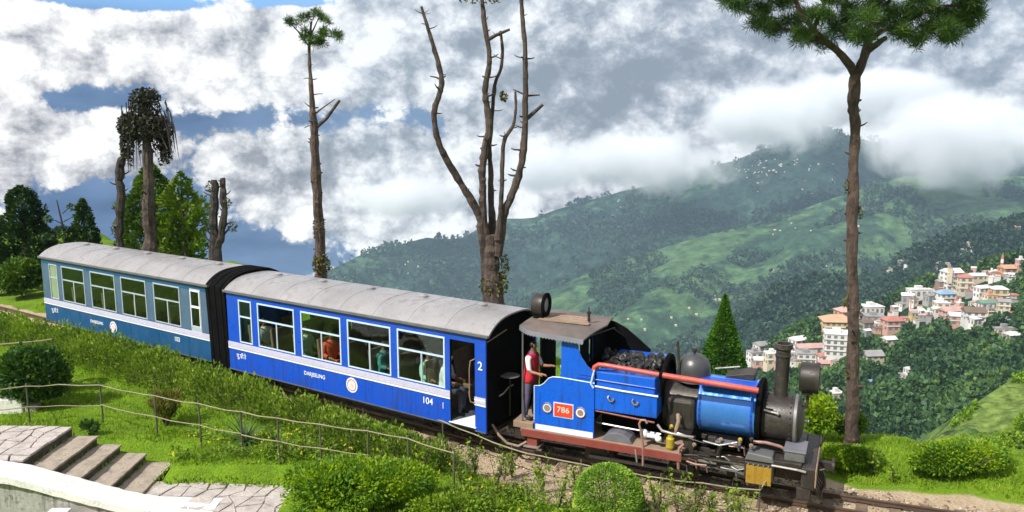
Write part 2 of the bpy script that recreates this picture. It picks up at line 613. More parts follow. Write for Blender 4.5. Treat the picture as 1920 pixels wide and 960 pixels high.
# ------------------------------------------------------------------ cloud banks resting on the mountain
def cloud_mat(name, density, scale, thr, soft):
    m, T, out = mat_base(name)
    tc = T.node('ShaderNodeTexCoord')
    p = tc.outputs['Object']
    g = T.node('ShaderNodeNewGeometry').outputs['Position']
    n = T.node('ShaderNodeTexNoise', {'Vector': g, 'Scale': scale, 'Detail': 6.0, 'Roughness': 0.62, 'Distortion': 0.5}).outputs['Fac']
    ln = T.node('ShaderNodeVectorMath', {0: p}, operation='LENGTH').outputs['Value']
    fall = T.smooth(ln, 0.1, 1.0, 1.0, 0.0)
    d = T.math('SUBTRACT', T.math('ADD', n, T.math('MULTIPLY', fall, 0.55)), thr)
    d = T.smooth(d, 0.0, soft, 0.0, density)
    d = T.math('MULTIPLY', d, T.smooth(ln, 0.75, 0.98, 1.0, 0.0))
    v = T.node('ShaderNodeVolumePrincipled', {'Color': (0.97, 0.98, 1.0, 1), 'Density': d, 'Anisotropy': -0.1})
    T.l.new(v.outputs[0], out.inputs['Volume'])
    return m


cm = cloud_mat('cloud_vapour', 0.018, 0.0078, 0.68, 0.28)
sph = MB().ball((0, 0, 0), 1.0, 20, 12)
CLOUDS = [('grey cloud bank lying along the middle of the mountain crest', 1215, 300, 2450, 430, 260, 150, 0), ('bright white cloud heaped over the mountain summit', 1445, 225, 2300, 330, 260, 170, 0),
          ('white cloud hanging on the mountain right of the tall pine', 1780, 262, 1850, 330, 240, 190, 0), ('thin cloud on the low left end of the mountain crest', 1020, 318, 3000, 300, 200, 150, 0),
          ('pale cloud rising above the right shoulder of the mountain', 1640, 185, 2600, 460, 300, 150, 0),
          ('billowing white cloud standing between the slender pine and the dead tree', 760, 372, 2700, 300, 200, 120, 1)]
for lab, px, py, Y, rx, ry, rz_, _ in CLOUDS:
    c = sph.build('cloud', cm)
    c.location = aty(px, py, Y)
    c.scale = (rx, ry, rz_)
    tag(c, kind='stuff', cat='cloud', label=lab)
# ------------------------------------------------------------------ the line of the track
H1, HL = R(-33.34), R(-23.7)
D1 = Vector((math.cos(H1), math.sin(H1), 0))
DL = Vector((math.cos(HL), math.sin(HL), 0))
O1 = Vector((-7.05, 21.70, 0))
O2 = O1 - D1 * 9.55
OL = Vector((0.568, 17.047, 0))


def make_track():
    pts = []
    a, b = O1 + D1 * 7.2, OL + DL * 1.0
    for i in range(260, 0, -1):
        pts.append(O1 + D1 * (7.2 - i * 0.3))
    m = (b - a).length
    for i in range(12):
        t = i / 12
        h00, h10, h01, h11 = 2 * t ** 3 - 3 * t * t + 1, t ** 3 - 2 * t * t + t, -2 * t ** 3 + 3 * t * t, t ** 3 - t * t
        pts.append(a * h00 + D1 * (m * h10) + b * h01 + DL * (m * h11))
    p, h = b.copy(), HL
    s = 0.0
    while s < 60:
        pts.append(p.copy())
        if s > 3.2:
            h += R(1.0) * 0.3
        p = p + Vector((math.cos(h), math.sin(h), 0)) * 0.3
        s += 0.3
    return pts


TRK = make_track()
TA = np.array([[p.x, p.y] for p in TRK])
# the line falls gently towards the engine's front
TRK_S = np.concatenate([[0], np.cumsum(np.linalg.norm(np.diff(TA, axis=0), axis=1))])
S_ENG = TRK_S[272]
def rail_z(s):
    return float(np.interp(s, [S_ENG - 12, S_ENG - 4, S_ENG + 5], [0.0, -0.02, -0.19]))
TZ = np.array([rail_z(s) for s in TRK_S])


def track_d(X, Y):
    """signed distance to the line (positive beyond it), and the rail height there"""
    X = np.atleast_1d(np.asarray(X, dtype=np.float64)).ravel()
    Y = np.atleast_1d(np.asarray(Y, dtype=np.float64)).ravel()
    out = np.empty(len(X))
    idx = np.empty(len(X), dtype=int)
    P = TA[::2]
    for c in range(0, len(X), 20000):
        dx = X[c:c + 20000, None] - P[None, :, 0]
        dy = Y[c:c + 20000, None] - P[None, :, 1]
        d2 = dx * dx + dy * dy
        k = np.argmin(d2, axis=1)
        i = np.clip(k * 2, 0, len(TA) - 2)
        t = TA[i + 1] - TA[i]
        t /= np.linalg.norm(t, axis=1)[:, None]
        r = np.arange(len(k))
        cr = t[:, 0] * (dy[r, k]) - t[:, 1] * (dx[r, k])
        out[c:c + 20000] = np.sign(cr) * np.sqrt(d2[r, k])
        idx[c:c + 20000] = i
    return out, TZ[idx], TRK_S[idx]


def vnoise(X, Y, f, seed=0.0):
    return np.array([mnoise.noise((x * f, y * f, seed)) for x, y in zip(X, Y)])


def d_edge(X):
    return np.interp(X, [-30, -12, -3, 2, 8, 12], [14, 11, 8, 5.2, 2.9, 2.6])


STEP_X = [(-9.70, 0.45), (-9.14, 0.25), (-8.62, 0.07), (-8.05, -0.11), (-7.46, -0.29)]


def ground_z(X, Y):
    X = np.asarray(X, dtype=np.float64).ravel()
    Y = np.asarray(Y, dtype=np.float64).ravel()
    d, tz, s = track_d(X, Y)
    near = (np.abs(X) < 40) & (Y > -5) & (Y < 60)
    n = np.zeros(len(X))
    n[near] = vnoise(X[near], Y[near], 0.45, 2.0) * 0.10 + vnoise(X[near], Y[near], 1.7, 5.0) * 0.035
    z = -0.14 + n * np.clip((np.abs(d) - 0.9) / 1.2, 0.12, 1) + tz * np.clip(1.6 - np.abs(d) / 2.5, 0, 1)
    # verge under the near hedge and plants
    z += 0.14 * np.clip((-d - 1.2) / 1.0, 0, 1) + 0.10 * np.clip((d - 1.2) / 1.0, 0, 1)
    # paved strip at the bottom left lies lower
    m = np.clip((15.75 - Y) / 0.25, 0, 1) * np.clip((-4.2 - X) / 0.5, 0, 1)
    z = z * (1 - m) + (-0.54) * m
    # the flight of steps is cut into the bank
    ms = np.clip((16.95 - Y) / 0.2, 0, 1) * np.clip((X + 10.0) / 0.25, 0, 1) * np.clip((-7.2 - X) / 0.25, 0, 1)
    zs = np.interp(X, [p[0] for p in STEP_X], [p[1] for p in STEP_X]) - 0.34
    z = z * (1 - ms) + np.minimum(z, zs) * ms
    # drop beyond the bench
    e = d - d_edge(X) - n * 8
    ef = np.maximum(e, 0)
    z -= np.where(ef < 3, 0.16 * ef ** 2, 1.44 + 0.96 * (ef - 3))
    el = np.maximum(np.abs(X) - 75, 0)
    z -= 0.7 * el
    # rise to the terrace the picture is taken from
    z += np.clip((12.3 - Y) * 0.5, 0, 5.25)
    return np.maximum(z, -1295)


def gz(x, y):
    return float(ground_z([x], [y])[0])


def spaced(lo, hi, step, outer, grow=1.35):
    a = list(np.arange(lo, hi + 1e-6, step))
    st, v, up = step, hi, []
    while v < outer[1]:
        st *= grow
        v += st
        up.append(min(v, outer[1]))
    st, v, dn = step, lo, []
    while v > outer[0]:
        st *= grow
        v -= st
        dn.append(max(v, outer[0]))
    return np.array(dn[::-1] + a + up)


gx = spaced(-30, 15, 0.22, (-2400, 2400))
gy = spaced(8, 38, 0.22, (-50, 4000))
GX, GY = np.meshgrid(gx, gy)
GZ = ground_z(GX, GY)
gd, gtz, gs = track_d(GX, GY)
wob = np.zeros(GX.size)
sel = (np.abs(GX.ravel()) < 40) & (GY.ravel() < 60) & (GY.ravel() > 5)
wob[sel] = vnoise(GX.ravel()[sel], GY.ravel()[sel], 0.9, 11.0)
xr = np.clip((GX.ravel() + 1.2) / 1.2, 0, 1)
lo = -1.25 - 1.35 * xr
hi = 1.2 + 0.15 * np.clip((GX.ravel() - 3) / 3, 0, 1)
wob = wob + np.concatenate([np.zeros(0), np.interp(np.sin(GX.ravel() * 2.1 + GY.ravel() * 1.3), [-1, 1], [-.25, .25])])
dirt = np.clip(((gd - lo) + wob * 0.9) / 0.3, 0, 1) * np.clip(((hi - gd) + wob * 0.6) / 0.3, 0, 1)
nxg = len(gx)
ii = np.arange(GX.size).reshape(GX.shape)
F = np.stack([ii[:-1, :-1], ii[:-1, 1:], ii[1:, 1:], ii[1:, :-1]], -1).reshape(-1, 4)

m_ground, T, out = mat_base('turf_and_dirt')
gpos = T.node('ShaderNodeNewGeometry').outputs['Position']
at = T.node('ShaderNodeAttribute', attribute_name='dirt').outputs['Fac']
na = T.node('ShaderNodeTexNoise', {'Vector': gpos, 'Scale': 1.3, 'Detail': 6.0, 'Roughness': 0.65}).outputs['Fac']
nb = T.node('ShaderNodeTexNoise', {'Vector': gpos, 'Scale': 22.0, 'Detail': 5.0, 'Roughness': 0.7}).outputs['Fac']
vo = T.node('ShaderNodeTexVoronoi', {'Vector': gpos, 'Scale': 26.0})
turf = T.ramp(na, [(0.3, (0.10, 0.18, 0.012)), (0.55, (0.17, 0.30, 0.014)), (0.75, (0.24, 0.33, 0.03))])
turf = T.mix(T.smooth(nb, 0.35, 0.7, 0.0, 0.5), turf, (0.03, 0.06, 0.01))
soil = T.ramp(na, [(0.28, (0.30, 0.22, 0.14)), (0.5, (0.47, 0.36, 0.235)), (0.72, (0.58, 0.46, 0.32))])
soil = T.mix(T.smooth(nb, 0.46, 0.66, 0.0, 0.5), soil, (0.17, 0.125, 0.085))
soil = T.mix(T.smooth(vo.outputs['Color'], 0.72, 0.78, 0.0, 0.7), soil, (0.48, 0.42, 0.34))
fm = T.smooth(T.math('ADD', at, T.math('MULTIPLY', T.math('SUBTRACT', nb, 0.5), 0.9)), 0.35, 0.65)
cg = T.mix(fm, turf, soil)
bs = T.node('ShaderNodeBsdfPrincipled', {'Base Color': cg, 'Roughness': 0.92})
bs.inputs['Specular IOR Level'].default_value = 0.15
bmp = T.node('ShaderNodeBump', {'Height': T.math('ADD', nb, T.math('MULTIPLY', vo.outputs['Distance'], -0.6)), 'Strength': 0.8, 'Distance': 0.05})
T.l.new(bmp.outputs[0], bs.inputs['Normal'])
T.l.new(bs.outputs[0], out.inputs[0])
ground = obj_np('ground', np.stack([GX.ravel(), GY.ravel(), GZ], 1), F, m_ground)
ground.data.shade_smooth()
ga = ground.data.attributes.new('dirt', 'FLOAT', 'POINT')
ga.data.foreach_set('value', dirt.astype(np.float32))
tag(ground, kind='structure')
DIRT = (gx, gy, dirt.reshape(GX.shape))


def dirt_at(X, Y):
    i = np.clip(np.searchsorted(gx, X) - 1, 0, len(gx) - 2)
    j = np.clip(np.searchsorted(gy, Y) - 1, 0, len(gy) - 2)
    return DIRT[2][j, i]


# ------------------------------------------------------------------ track: rails, sleepers, ballast
m_rail = paint('rail_steel', (0.16, 0.11, 0.085), 0.45, 0.6, 0.3, 2.0, (0.2, 0.10, 0.05), 0.5)
m_sleeper = paint('sleeper_wood', (0.16, 0.11, 0.075), 0.85, 0, 0.35, 4.0, (0.30, 0.24, 0.18), 0.5, 0.5)
m_stone = paint('ballast_stone', (0.36, 0.29, 0.22), 0.9, 0, 0.35, 5.0, (0.2, 0.13, 0.09), 0.5, 0.4)

track = thing('railway_track', 'narrow gauge railway track curving in front of the engine', 'railway track')
track['kind'] = 'structure'
i0, i1 = 215, len(TA) - 20


def offset_line(off, i0, i1, step=1):
    L = []
    for i in range(i0, i1, step):
        t = TA[min(i + 1, len(TA) - 1)] - TA[max(i - 1, 0)]
        t = t / np.linalg.norm(t)
        L.append(Vector((TA[i][0] - t[1] * off, TA[i][1] + t[0] * off, TZ[i])))
    return L


for off in (-0.305, 0.305):
    pts = offset_line(off, 150, i1)
    vs, fs = [], []
    prof = [(-.045, -.085), (.045, -.085), (.045, -.072), (.008, -.062), (.008, -.028), (.026, -.022), (.026, 0), (-.026, 0), (-.026, -.022), (-.008, -.028), (-.008, -.062), (-.045, -.072)]
    n = len(prof)
    for i, p in enumerate(pts):
        t = (pts[min(i + 1, len(pts) - 1)] - pts[max(i - 1, 0)]).normalized()
        a = Vector((-t.y, t.x, 0))
        vs += [p + a * u + Vector((0, 0, w)) for u, w in prof]
    for i in range(len(pts) - 1):
        fs += [(i * n + k, i * n + (k + 1) % n, (i + 1) * n + (k + 1) % n, (i + 1) * n + k) for k in range(n)]
    MB().add(vs, fs).build('rail', m_rail, track)
sme = MB().box(-.10, .10, -.66, .66, -.05, .05).mesh('sleeper', m_sleeper)
acc = 0.0
for i in range(255, 330):
    acc += TRK_S[i] - TRK_S[i - 1]
    if acc > 0.6:
        acc -= 0.6
        o = bpy.data.objects.new('sleeper', sme)
        t = TA[i + 1] - TA[i]
        o.location = (TA[i][0], TA[i][1], TZ[i] - 0.162)
        o.rotation_euler = (0, random.uniform(-.02, .02), math.atan2(t[1], t[0]) + random.uniform(-.04, .04))
        link(o, track)
# loose stones of the ballast
ico = bmesh.new()
bmesh.ops.create_icosphere(ico, subdivisions=1, radius=1)
iv = np.array([v.co[:] for v in ico.verts])
fi = np.array([[v.index for v in f.verts] for f in ico.faces])
ico.free()


def stones(name, n, i0, i1, half, smin, smax, mat, bias=0.0):
    k = RNG.integers(i0, i1, n)
    t = TA[k + 1] - TA[k]
    t /= np.linalg.norm(t, axis=1)[:, None]
    off = RNG.uniform(-half, half, n) + bias
    P = np.stack([TA[k, 0] - t[:, 1] * off + RNG.uniform(-.15, .15, n), TA[k, 1] + t[:, 0] * off + RNG.uniform(-.15, .15, n)], 1)
    Z = ground_z(P[:, 0], P[:, 1])
    S = RNG.uniform(smin, smax, n) ** 1.0
    V = iv[None] * RNG.uniform(.6, 1.15, (n, len(iv), 1)) * S[:, None, None] * np.array([1, 1, .7])
    V[:, :, 0] += P[:, 0, None]
    V[:, :, 1] += P[:, 1, None]
    V[:, :, 2] += Z[:, None] + S[:, None] * 0.25
    Fs = (fi[None] + (np.arange(n) * len(iv))[:, None, None]).reshape(-1, 3)
    o = obj_np(name, V.reshape(-1, 3), Fs, mat)
    return tag(o, kind='stuff')


m_stone2, T, out = mat_base('mixed_stone')
g = T.node('ShaderNodeNewGeometry')
c = T.ramp(g.outputs['Random Per Island'], [(0.0, (0.13, 0.085, 0.06)), (0.35, (0.25, 0.18, 0.13)), (0.7, (0.33, 0.25, 0.18)), (0.95, (0.50, 0.43, 0.35))])
b = T.node('ShaderNodeBsdfPrincipled', {'Base Color': c, 'Roughness': 0.9})
T.l.new(b.outputs[0], out.inputs[0])
tag(stones('ballast', 3600, 256, 325, 0.95, 0.015, 0.045, m_stone2), 'brown broken stone between and beside the rails', 'ballast')
tag(stones('gravel', 500, 258, 310, 0.7, 0.01, 0.03, m_stone2, -1.8), 'scattered gravel on the dirt strip beside the engine', 'gravel')
# ------------------------------------------------------------------ train materials
m_blue = paint('engine_blue_paint', (0.008, 0.115, 0.68), 0.28, 0, 0.12, 0.8, (0.02, 0.03, 0.075), 0.4, 0.05, 0.3, 40, 0.5)
m_dome = paint('dome_grey', (0.085, 0.085, 0.09), 0.36, 0.4, 0.25, 3.0, (0.05, 0.045, 0.04), 0.5, 0.1)
m_sheen = paint('sheen_lightened_blue', (0.06, 0.23, 0.72), 0.22, 0.3, 0.1, 1.0, (0.02, 0.06, 0.25), 0.12, 0.02, 0.8)  # blue lightened so the drum's sheen is partly in its base colour
m_coach = paint('coach_blue_paint', (0.010, 0.080, 0.55), 0.33, 0, 0.12, 0.5, (0.03, 0.04, 0.10), 0.3, 0.05, 0.2, 40, 0.5)
m_teal = paint('faded_teal_paint', (0.010, 0.082, 0.215), 0.45, 0, 0.2, 0.9, (0.05, 0.09, 0.13), 0.35, 0.04, 0.1, 40, 0.5)
m_tealp = paint('faded_pillar_paint', (0.075, 0.135, 0.21), 0.45, 0, 0.2, 2.0, (0.07, 0.12, 0.2), 0.5)
m_frame1 = paint('pale_window_frame', (0.55, 0.68, 0.85), 0.4, 0, 0.12, 3.0, (0.25, 0.35, 0.5), 0.5)
m_frame2 = paint('grey_window_frame', (0.40, 0.46, 0.52), 0.45, 0, 0.15, 3.0, (0.2, 0.24, 0.27), 0.4)
m_band = paint('lavender_band', (0.55, 0.54, 0.66), 0.5, 0, 0.12, 3.0, (0.3, 0.29, 0.36), 0.6)
m_white = paint('white_line_paint', (0.8, 0.83, 0.88), 0.4, 0, 0.06, 3.0, (0.55, 0.55, 0.55), 0.3)
m_roof = paint('silver_roof_paint', (0.37, 0.355, 0.36), 0.34, 0.35, 0.25, 0.7, (0.20, 0.17, 0.15), 0.75, 0.16, 0, 30, 0.0)
m_black = paint('black_parts_and_end_shade', (0.006, 0.006, 0.0065), 0.95, 0, 0.4, 2.0, (0.014, 0.012, 0.011), 0.5)
for n_ in m_black.node_tree.nodes:
    if n_.type == 'BSDF_PRINCIPLED':
        n_.inputs['Specular IOR Level'].default_value = 0.05
m_iron = paint('dark_iron', (0.045, 0.037, 0.034), 0.5, 0.3, 0.35, 2.5, (0.13, 0.085, 0.06), 0.55, 0.15)
m_smoke = paint('smokebox_black', (0.045, 0.038, 0.035), 0.42, 0.25, 0.3, 2.0, (0.13, 0.095, 0.075), 0.5, 0.15)
m_grey = paint('grey_metal', (0.20, 0.20, 0.21), 0.42, 0.4, 0.25, 3.0, (0.12, 0.10, 0.09), 0.5, 0.1)
m_red = paint('red_oxide_paint', (0.25, 0.052, 0.040), 0.5, 0, 0.3, 2.0, (0.13, 0.085, 0.065), 0.8, 0.15, 0, 40, .4)
m_pipe = paint('red_pipe_paint', (0.52, 0.085, 0.07), 0.38, 0, 0.2, 2.0, (0.35, 0.2, 0.17), 0.4)
m_redbright = paint('signal_red', (0.72, 0.06, 0.03), 0.4, 0, 0.12, 6.0)
m_brass = paint('yellow_brass', (0.55, 0.42, 0.05), 0.4, 0.3, 0.3, 6.0, (0.3, 0.15, 0.03), 0.5)
m_yellow = paint('yellow_plate_paint', (0.40, 0.235, 0.02), 0.55, 0, 0.4, 7.0, (0.16, 0.085, 0.03), 0.95, 0.3, 0, 40, .6)
m_bright = paint('worn_bright_steel', (0.55, 0.52, 0.50), 0.35, 0.7, 0.25, 6.0, (0.25, 0.2, 0.17), 0.5)
m_pink = paint('faded_red_rod', (0.36, 0.20, 0.17), 0.5, 0.2, 0.3, 6.0)
m_wood = paint('weathered_wood', (0.30, 0.21, 0.15), 0.8, 0, 0.3, 3.0, (0.16, 0.11, 0.08), 0.6, 0.3)
m_rust = paint('rusty_cab_roof', (0.135, 0.115, 0.105), 0.65, 0.1, 0.35, 1.8, (0.27, 0.13, 0.07), 0.7, 0.2)
m_valance = paint('grey_valance', (0.17, 0.17, 0.20), 0.5, 0.1, 0.2, 3.0, (0.16, 0.13, 0.12), 0.5)
m_coal = paint('coal', (0.018, 0.017, 0.017), 0.45, 0, 0.5, 8.0, (0.05, 0.045, 0.04), 0.5, 0.3)
m_seat = paint('brown_seat', (0.20, 0.125, 0.085), 0.6, 0, 0.25, 4.0)
m_inner = paint('coach_interior', (0.10, 0.11, 0.10), 0.7, 0, 0.2, 2.0)
m_cream = paint('cream_blind', (0.62, 0.60, 0.46), 0.6, 0, 0.1, 3.0)

m_glass, T, out = mat_base('window_glass')
tcn = T.node('ShaderNodeTexCoord')
wn = T.node('ShaderNodeTexNoise', {'Vector': tcn.outputs['Object'], 'Scale': 2.0, 'Detail': 2.0}).outputs['Fac']
gb = T.node('ShaderNodeBump', {'Height': wn, 'Strength': 0.12, 'Distance': 0.05})
gl = T.node('ShaderNodeBsdfGlossy', {'Color': (0.9, 1.0, 0.95, 1), 'Roughness': 0.03, 'Normal': gb.outputs[0]})
tr = T.node('ShaderNodeBsdfTransparent', {'Color': (0.86, 0.93, 0.89, 1)})
fr = T.node('ShaderNodeLayerWeight', {'Blend': 0.5})
mx = T.node('ShaderNodeMixShader', {0: T.math('MULTIPLY_ADD', T.math('POWER', fr.outputs['Facing'], 4.0), 0.5, 0.035), 1: tr.outputs[0], 2: gl.outputs[0]})
T.l.new(mx.outputs[0], out.inputs[0])

# ------------------------------------------------------------------ wheels shared by all rolling stock
def wheel(parent, x, y, z, r, mat, name='wheel', spokes=8):
    w = MB()
    w.lathe([(r * .80, -.05), (r, -.05), (r * .985, .035), (r * 1.07, .04), (r * 1.07, .06), (r * .8, .06)], (0, 0, 0), 'y', 24, False)
    w.lathe([(.02, -.08), (r * .22, -.08), (r * .22, .05), (.02, .05)], (0, 0, 0), 'y', 12)
    for k in range(spokes):
        a = 2 * math.pi * k / spokes
        w.tube([(math.cos(a) * r * .15, 0, math.sin(a) * r * .15), (math.cos(a) * r * .85, 0, math.sin(a) * r * .85)], r * .08, 6)
    o = w.build(name, mat, parent, 40)
    o.location = (x, y, z)
    if y > 0:
        o.rotation_euler = (0, 0, math.pi)
    return o


ZE = 2.66


def roof_prof(half, zc, n=18, ze=ZE, e=3.0):
    return [(half * (2 * i / n - 1), ze + (zc - ze) * (1 - abs(2 * i / n - 1) ** e)) for i in range(n + 1)]


def carriage(name, label, O, hd, L, wins, small, doorway, door, mb, mp, mf, zoff=0.0):
    root = thing(name, label, 'railway carriage', (O.x, O.y, zoff), hd)
    HW = 1.02
    gaps = sorted([(a, b) for a, b in wins] + list(small) + ([doorway] if doorway else []) + ([door] if door else []))
    ztop, zsill = 2.46, 1.31
    # near side
    x = 0.0
    lows = [(0, doorway[0]), (doorway[1], L)] if doorway else [(0, L)]
    for a, b in lows:
        MB().box(a, b, -HW, -HW + .045, .5, zsill).build('lower_panel', mb, root, bevel=.008)
        bd = MB().box(a, b, -HW - .016, -HW - .003, 1.145, 1.292)
        for k in range(3):
            bd.box(a, b, -HW - .021, -HW - .016, 1.165 + k * .042, 1.178 + k * .042)
        bd.build('waist_band', m_band, root)
        MB().box(a, b, -HW - .018, -HW - .002, 1.105, 1.138).build('white_line', m_white, root)
        MB().box(a, b, -HW - .012, -HW - .002, .515, .535).build('sill_strip', m_grey, root)
    MB().box(0, L, -HW, -HW + .045, ztop, ZE + .03).build('upper_panel', mb, root)
    edges = [0.0]
    for a, b in gaps:
        edges += [a, b]
    edges.append(L)
    for k in range(0, len(edges), 2):
        if edges[k + 1] - edges[k] > 0.02:
            MB().box(edges[k] + .001, edges[k + 1] - .001, -HW + .001, -HW + .044, zsill, ztop).build('pillar', mp, root, bevel=.006)
    # panel joints and rivet rows of the lower side
    k = 0
    for a, b in lows:
        x = a + .7
        while x < b - .2:
            MB().box(x - .006, x + .006, -HW - .004, -HW + .002, .53, 1.10).build('panel_joint', mb, root)
            rv_ = MB()
            for j in range(9):
                for dx in (-.025, .025):
                    rv_.ball((x + dx, -HW - .001, .56 + j * .064), .007, 5, 3)
            tag(rv_.build('rivet', mb, root), kind='stuff')
            x += 1.42
    # far side, with the same window openings
    MB().box(0, L, HW - .045, HW, .5, zsill).build('lower_panel', mb, root)
    MB().box(0, L, HW - .045, HW, ztop, ZE + .03).build('upper_panel', mb, root)
    for k in range(0, len(edges), 2):
        if edges[k + 1] - edges[k] > 0.02:
            MB().box(edges[k], edges[k + 1], HW - .044, HW - .001, zsill, ztop).build('pillar', mp, root)
    for a, b in wins + list(small):
        for side in (-1, 1):
            y0, y1 = (-HW - .014, -HW + .02) if side < 0 else (HW - .02, HW + .014)
            yy0, yy1 = (-HW - .006, -HW + .016) if side < 0 else (HW - .016, HW + .006)
            fw = .042
            f = MB()
            z0, z1 = zsill + .012, ztop + .02
            f.box(a - .02, b + .02, y0, y1, z1 - fw, z1).box(a - .02, b + .02, y0, y1, z0, z0 + fw * .7)
            f.box(a - .02, a - .02 + fw, y0, y1, z0 + fw * .7, z1 - fw).box(b + .02 - fw, b + .02, y0, y1, z0 + fw * .7, z1 - fw)
            fo = f.build('window', mf, root, bevel=.006)
            zm = 2.03
            MB().box(a + .025, b - .025, yy0, yy1, zm - .02, zm + .02).build('crossbar', mf, fo)
            if b - a > .8:
                xm = (a + b) / 2 + .02
                MB().box(xm - .022, xm + .022, yy0, yy1, z0 + .03, zm - .02).build('mullion', m_frame2, fo)
            ym = (yy0 + yy1) / 2
            for zz0, zz1 in ((z0 + .02, zm - .01), (zm + .01, z1 - .03)):
                MB().box(a + .02, b - .02, ym - .003, ym + .003, zz0, zz1).build('pane', m_glass, fo)
    # added brown panels block the far windows, darkening the view inside
    for a, b in wins:
        MB().box(a + .02, b - .02, HW - .06, HW - .047, zsill + .02, 2.0).build('view_blocker', m_seat, root)
    # roof with seams
    zc = 3.0
    r = MB().prism(roof_prof(HW + .06, zc) + [(q[0], q[1] - .035) for q in reversed(roof_prof(HW + .03, zc))], -.06, L + .10, 'x')
    ro = r.build('roof', m_roof, root, 50)
    for k in range(1, 8):
        xs = L * k / 8
        pr = roof_prof(HW + .062, zc + .004)
        MB().tube([(xs, q[0], q[1] - .002) for q in pr], .0055, 5).build('seam', m_roof, ro)
    gut = MB().box(-.06, L + .10, -HW - .075, -HW - .045, ZE - .03, ZE + .035)
    gut.build('gutter', m_grey, ro, bevel=.006)
    for k in range(5):
        xs = L * (k + .5) / 5
        MB().lathe([(.11, 0), (.11, .05), (.05, .085)], (xs, .05, zc - .005), 'z', 12).build('ventilator', m_roof, ro, 40)
    # ends, floor, interior
    ep = [(-HW + .05, .5), (HW - .05, .5)] + [(y, z - .04) for y, z in reversed(roof_prof(HW - .04, zc))]
    MB().prism(ep, .02, .06, 'x').build('end_wall', mb, root)
    MB().prism(ep, L - .12, L - .06, 'x').build('end_wall', m_black, root)  # near-black colour stands in for the shade inside the vestibule
    MB().box(.06, L - .12, -HW + .05, HW - .05, .50, .58).build('floor', m_inner, root)
    MB().box(.06, L - .12, -HW + .05, HW - .05, 2.60, 2.64).build('ceiling', m_inner, root)
    sx = .75
    while sx < (doorway[0] if doorway else L) - .6:
        for y0, y1 in ((-.92, -.12), (.12, .92)):
            s = MB().box(sx, sx + .42, y0, y1, .95, 1.05).prism([(sx - .10, 1.78), (sx - .02, 1.80), (sx + .08, 1.0), (sx - .02, 1.0)], y0 + .02, y1 - .02)
            s.box(sx + .05, sx + .35, y0 + .1, y1 - .1, .58, .95)
            s.build('seat', m_seat, root, bevel=.02)
        sx += .86
    # underframe and bogies
    MB().box(.1, L - .1, -.7, .7, .36, .5).build('underframe', m_iron, root)
    for bx in (1.5, L - 1.5):
        bg_ = MB().box(bx - .65, bx + .65, -.5, -.42, .2, .36).box(bx - .65, bx + .65, .42, .5, .2, .36).box(bx - .1, bx + .1, -.5, .5, .24, .38)
        bo = bg_.build('bogie', m_iron, root)
        for wx in (-.42, .42):
            for wy in (-.31, .31):
                wheel(bo, bx + wx, wy, .23, .21, m_iron)
    if door:
        a, b = door
        dd = MB().box(a + .01, b - .01, -HW - .006, -HW + .03, 1.10, 1.45).box(a + .01, b - .01, -HW - .006, -HW + .03, 2.44, 2.5)
        dd.box(a + .01, a + .07, -HW - .006, -HW + .03, 1.45, 2.44).box(b - .07, b - .01, -HW - .006, -HW + .03, 1.45, 2.44)
        do = dd.build('door', mf, root, bevel=.01)
        MB().box(a + .03, b - .03, -HW - .012, -HW + .01, 1.96, 2.02).build('crossbar', m_white, do)
        fr_ = MB().box(a + .04, a + .075, -HW - .02, -HW, 1.40, 2.46).box(b - .075, b - .04, -HW - .02, -HW, 1.40, 2.46).box(a + .075, b - .075, -HW - .02, -HW, 2.42, 2.46)
        fr_.build('frame', m_white, do, bevel=.008)
        MB().box(a + .06, b - .06, -HW + .004, -HW + .010, 1.42, 2.44).build('pane', m_glass, do)
    return root


def txt(root, s, size, x, z, y=-1.026, mat=None, xs=1.0, name='lettering'):
    return text_part(s, size, (x, y, z), (math.pi / 2, 0, 0), mat or m_white, root, name, .003, xs)


def emblem(root, x, z, y=-1.02):
    e = MB().lathe([(.185, 0), (.185, .008)], (0, 0, 0), 'y', 28)
    eo = e.build('emblem', m_white, root)
    eo.location = (x, y - .010, z)
    MB().lathe([(.145, 0), (.145, .003), (.125, .003), (.125, 0)], (0, -.0045, 0), 'y', 28, False).build('emblem_ring', m_redbright, eo)
    MB().lathe([(.06, 0), (.06, .003)], (0, -.0045, 0), 'y', 16).build('emblem_centre', m_cream, eo)
    return eo


LA = 8.45
coach = carriage('passenger_carriage', 'bright blue carriage coupled behind the engine, with a pale waist band and open doorway',
                 O1, H1, LA, [(1.25, 2.60), (2.87, 4.21), (4.46, 5.79), (6.02, 7.35)], [(.50, .98)], (7.50, 8.16), None,
                 m_coach, m_coach, m_frame1)
txt(coach, '104', .21, 6.86, .935)
txt(coach, '|', .15, 7.30, .93)
txt(coach, 'DARJEELING', .135, 3.27, .90)
txt(coach, 'पू.सी.रे', .16, .50, .93)
emblem(coach, 4.54, .88)
txt(coach, '2', .26, 8.31, 1.98, -1.03)
MB().box(7.47, 8.2, -1.05, -.2, .585, .60).build('doorstep', m_white, coach)
MB().box(8.16, 8.45, -1.042, -1.036, 1.22, 1.245).build('white_line', m_white, coach)
MB().tube([(8.17, -1.03, 2.12), (8.10, -1.09, 2.08), (8.08, -1.10, 1.9), (8.08, -1.10, 1.3), (8.10, -1.09, 1.18), (8.17, -1.03, 1.14)], .014, 6).build('handrail', m_wood, coach)
MB().tube([(7.50, -1.0, .6), (7.50, -1.0, 2.45)], .02, 6).build('door_edge', m_black, coach)
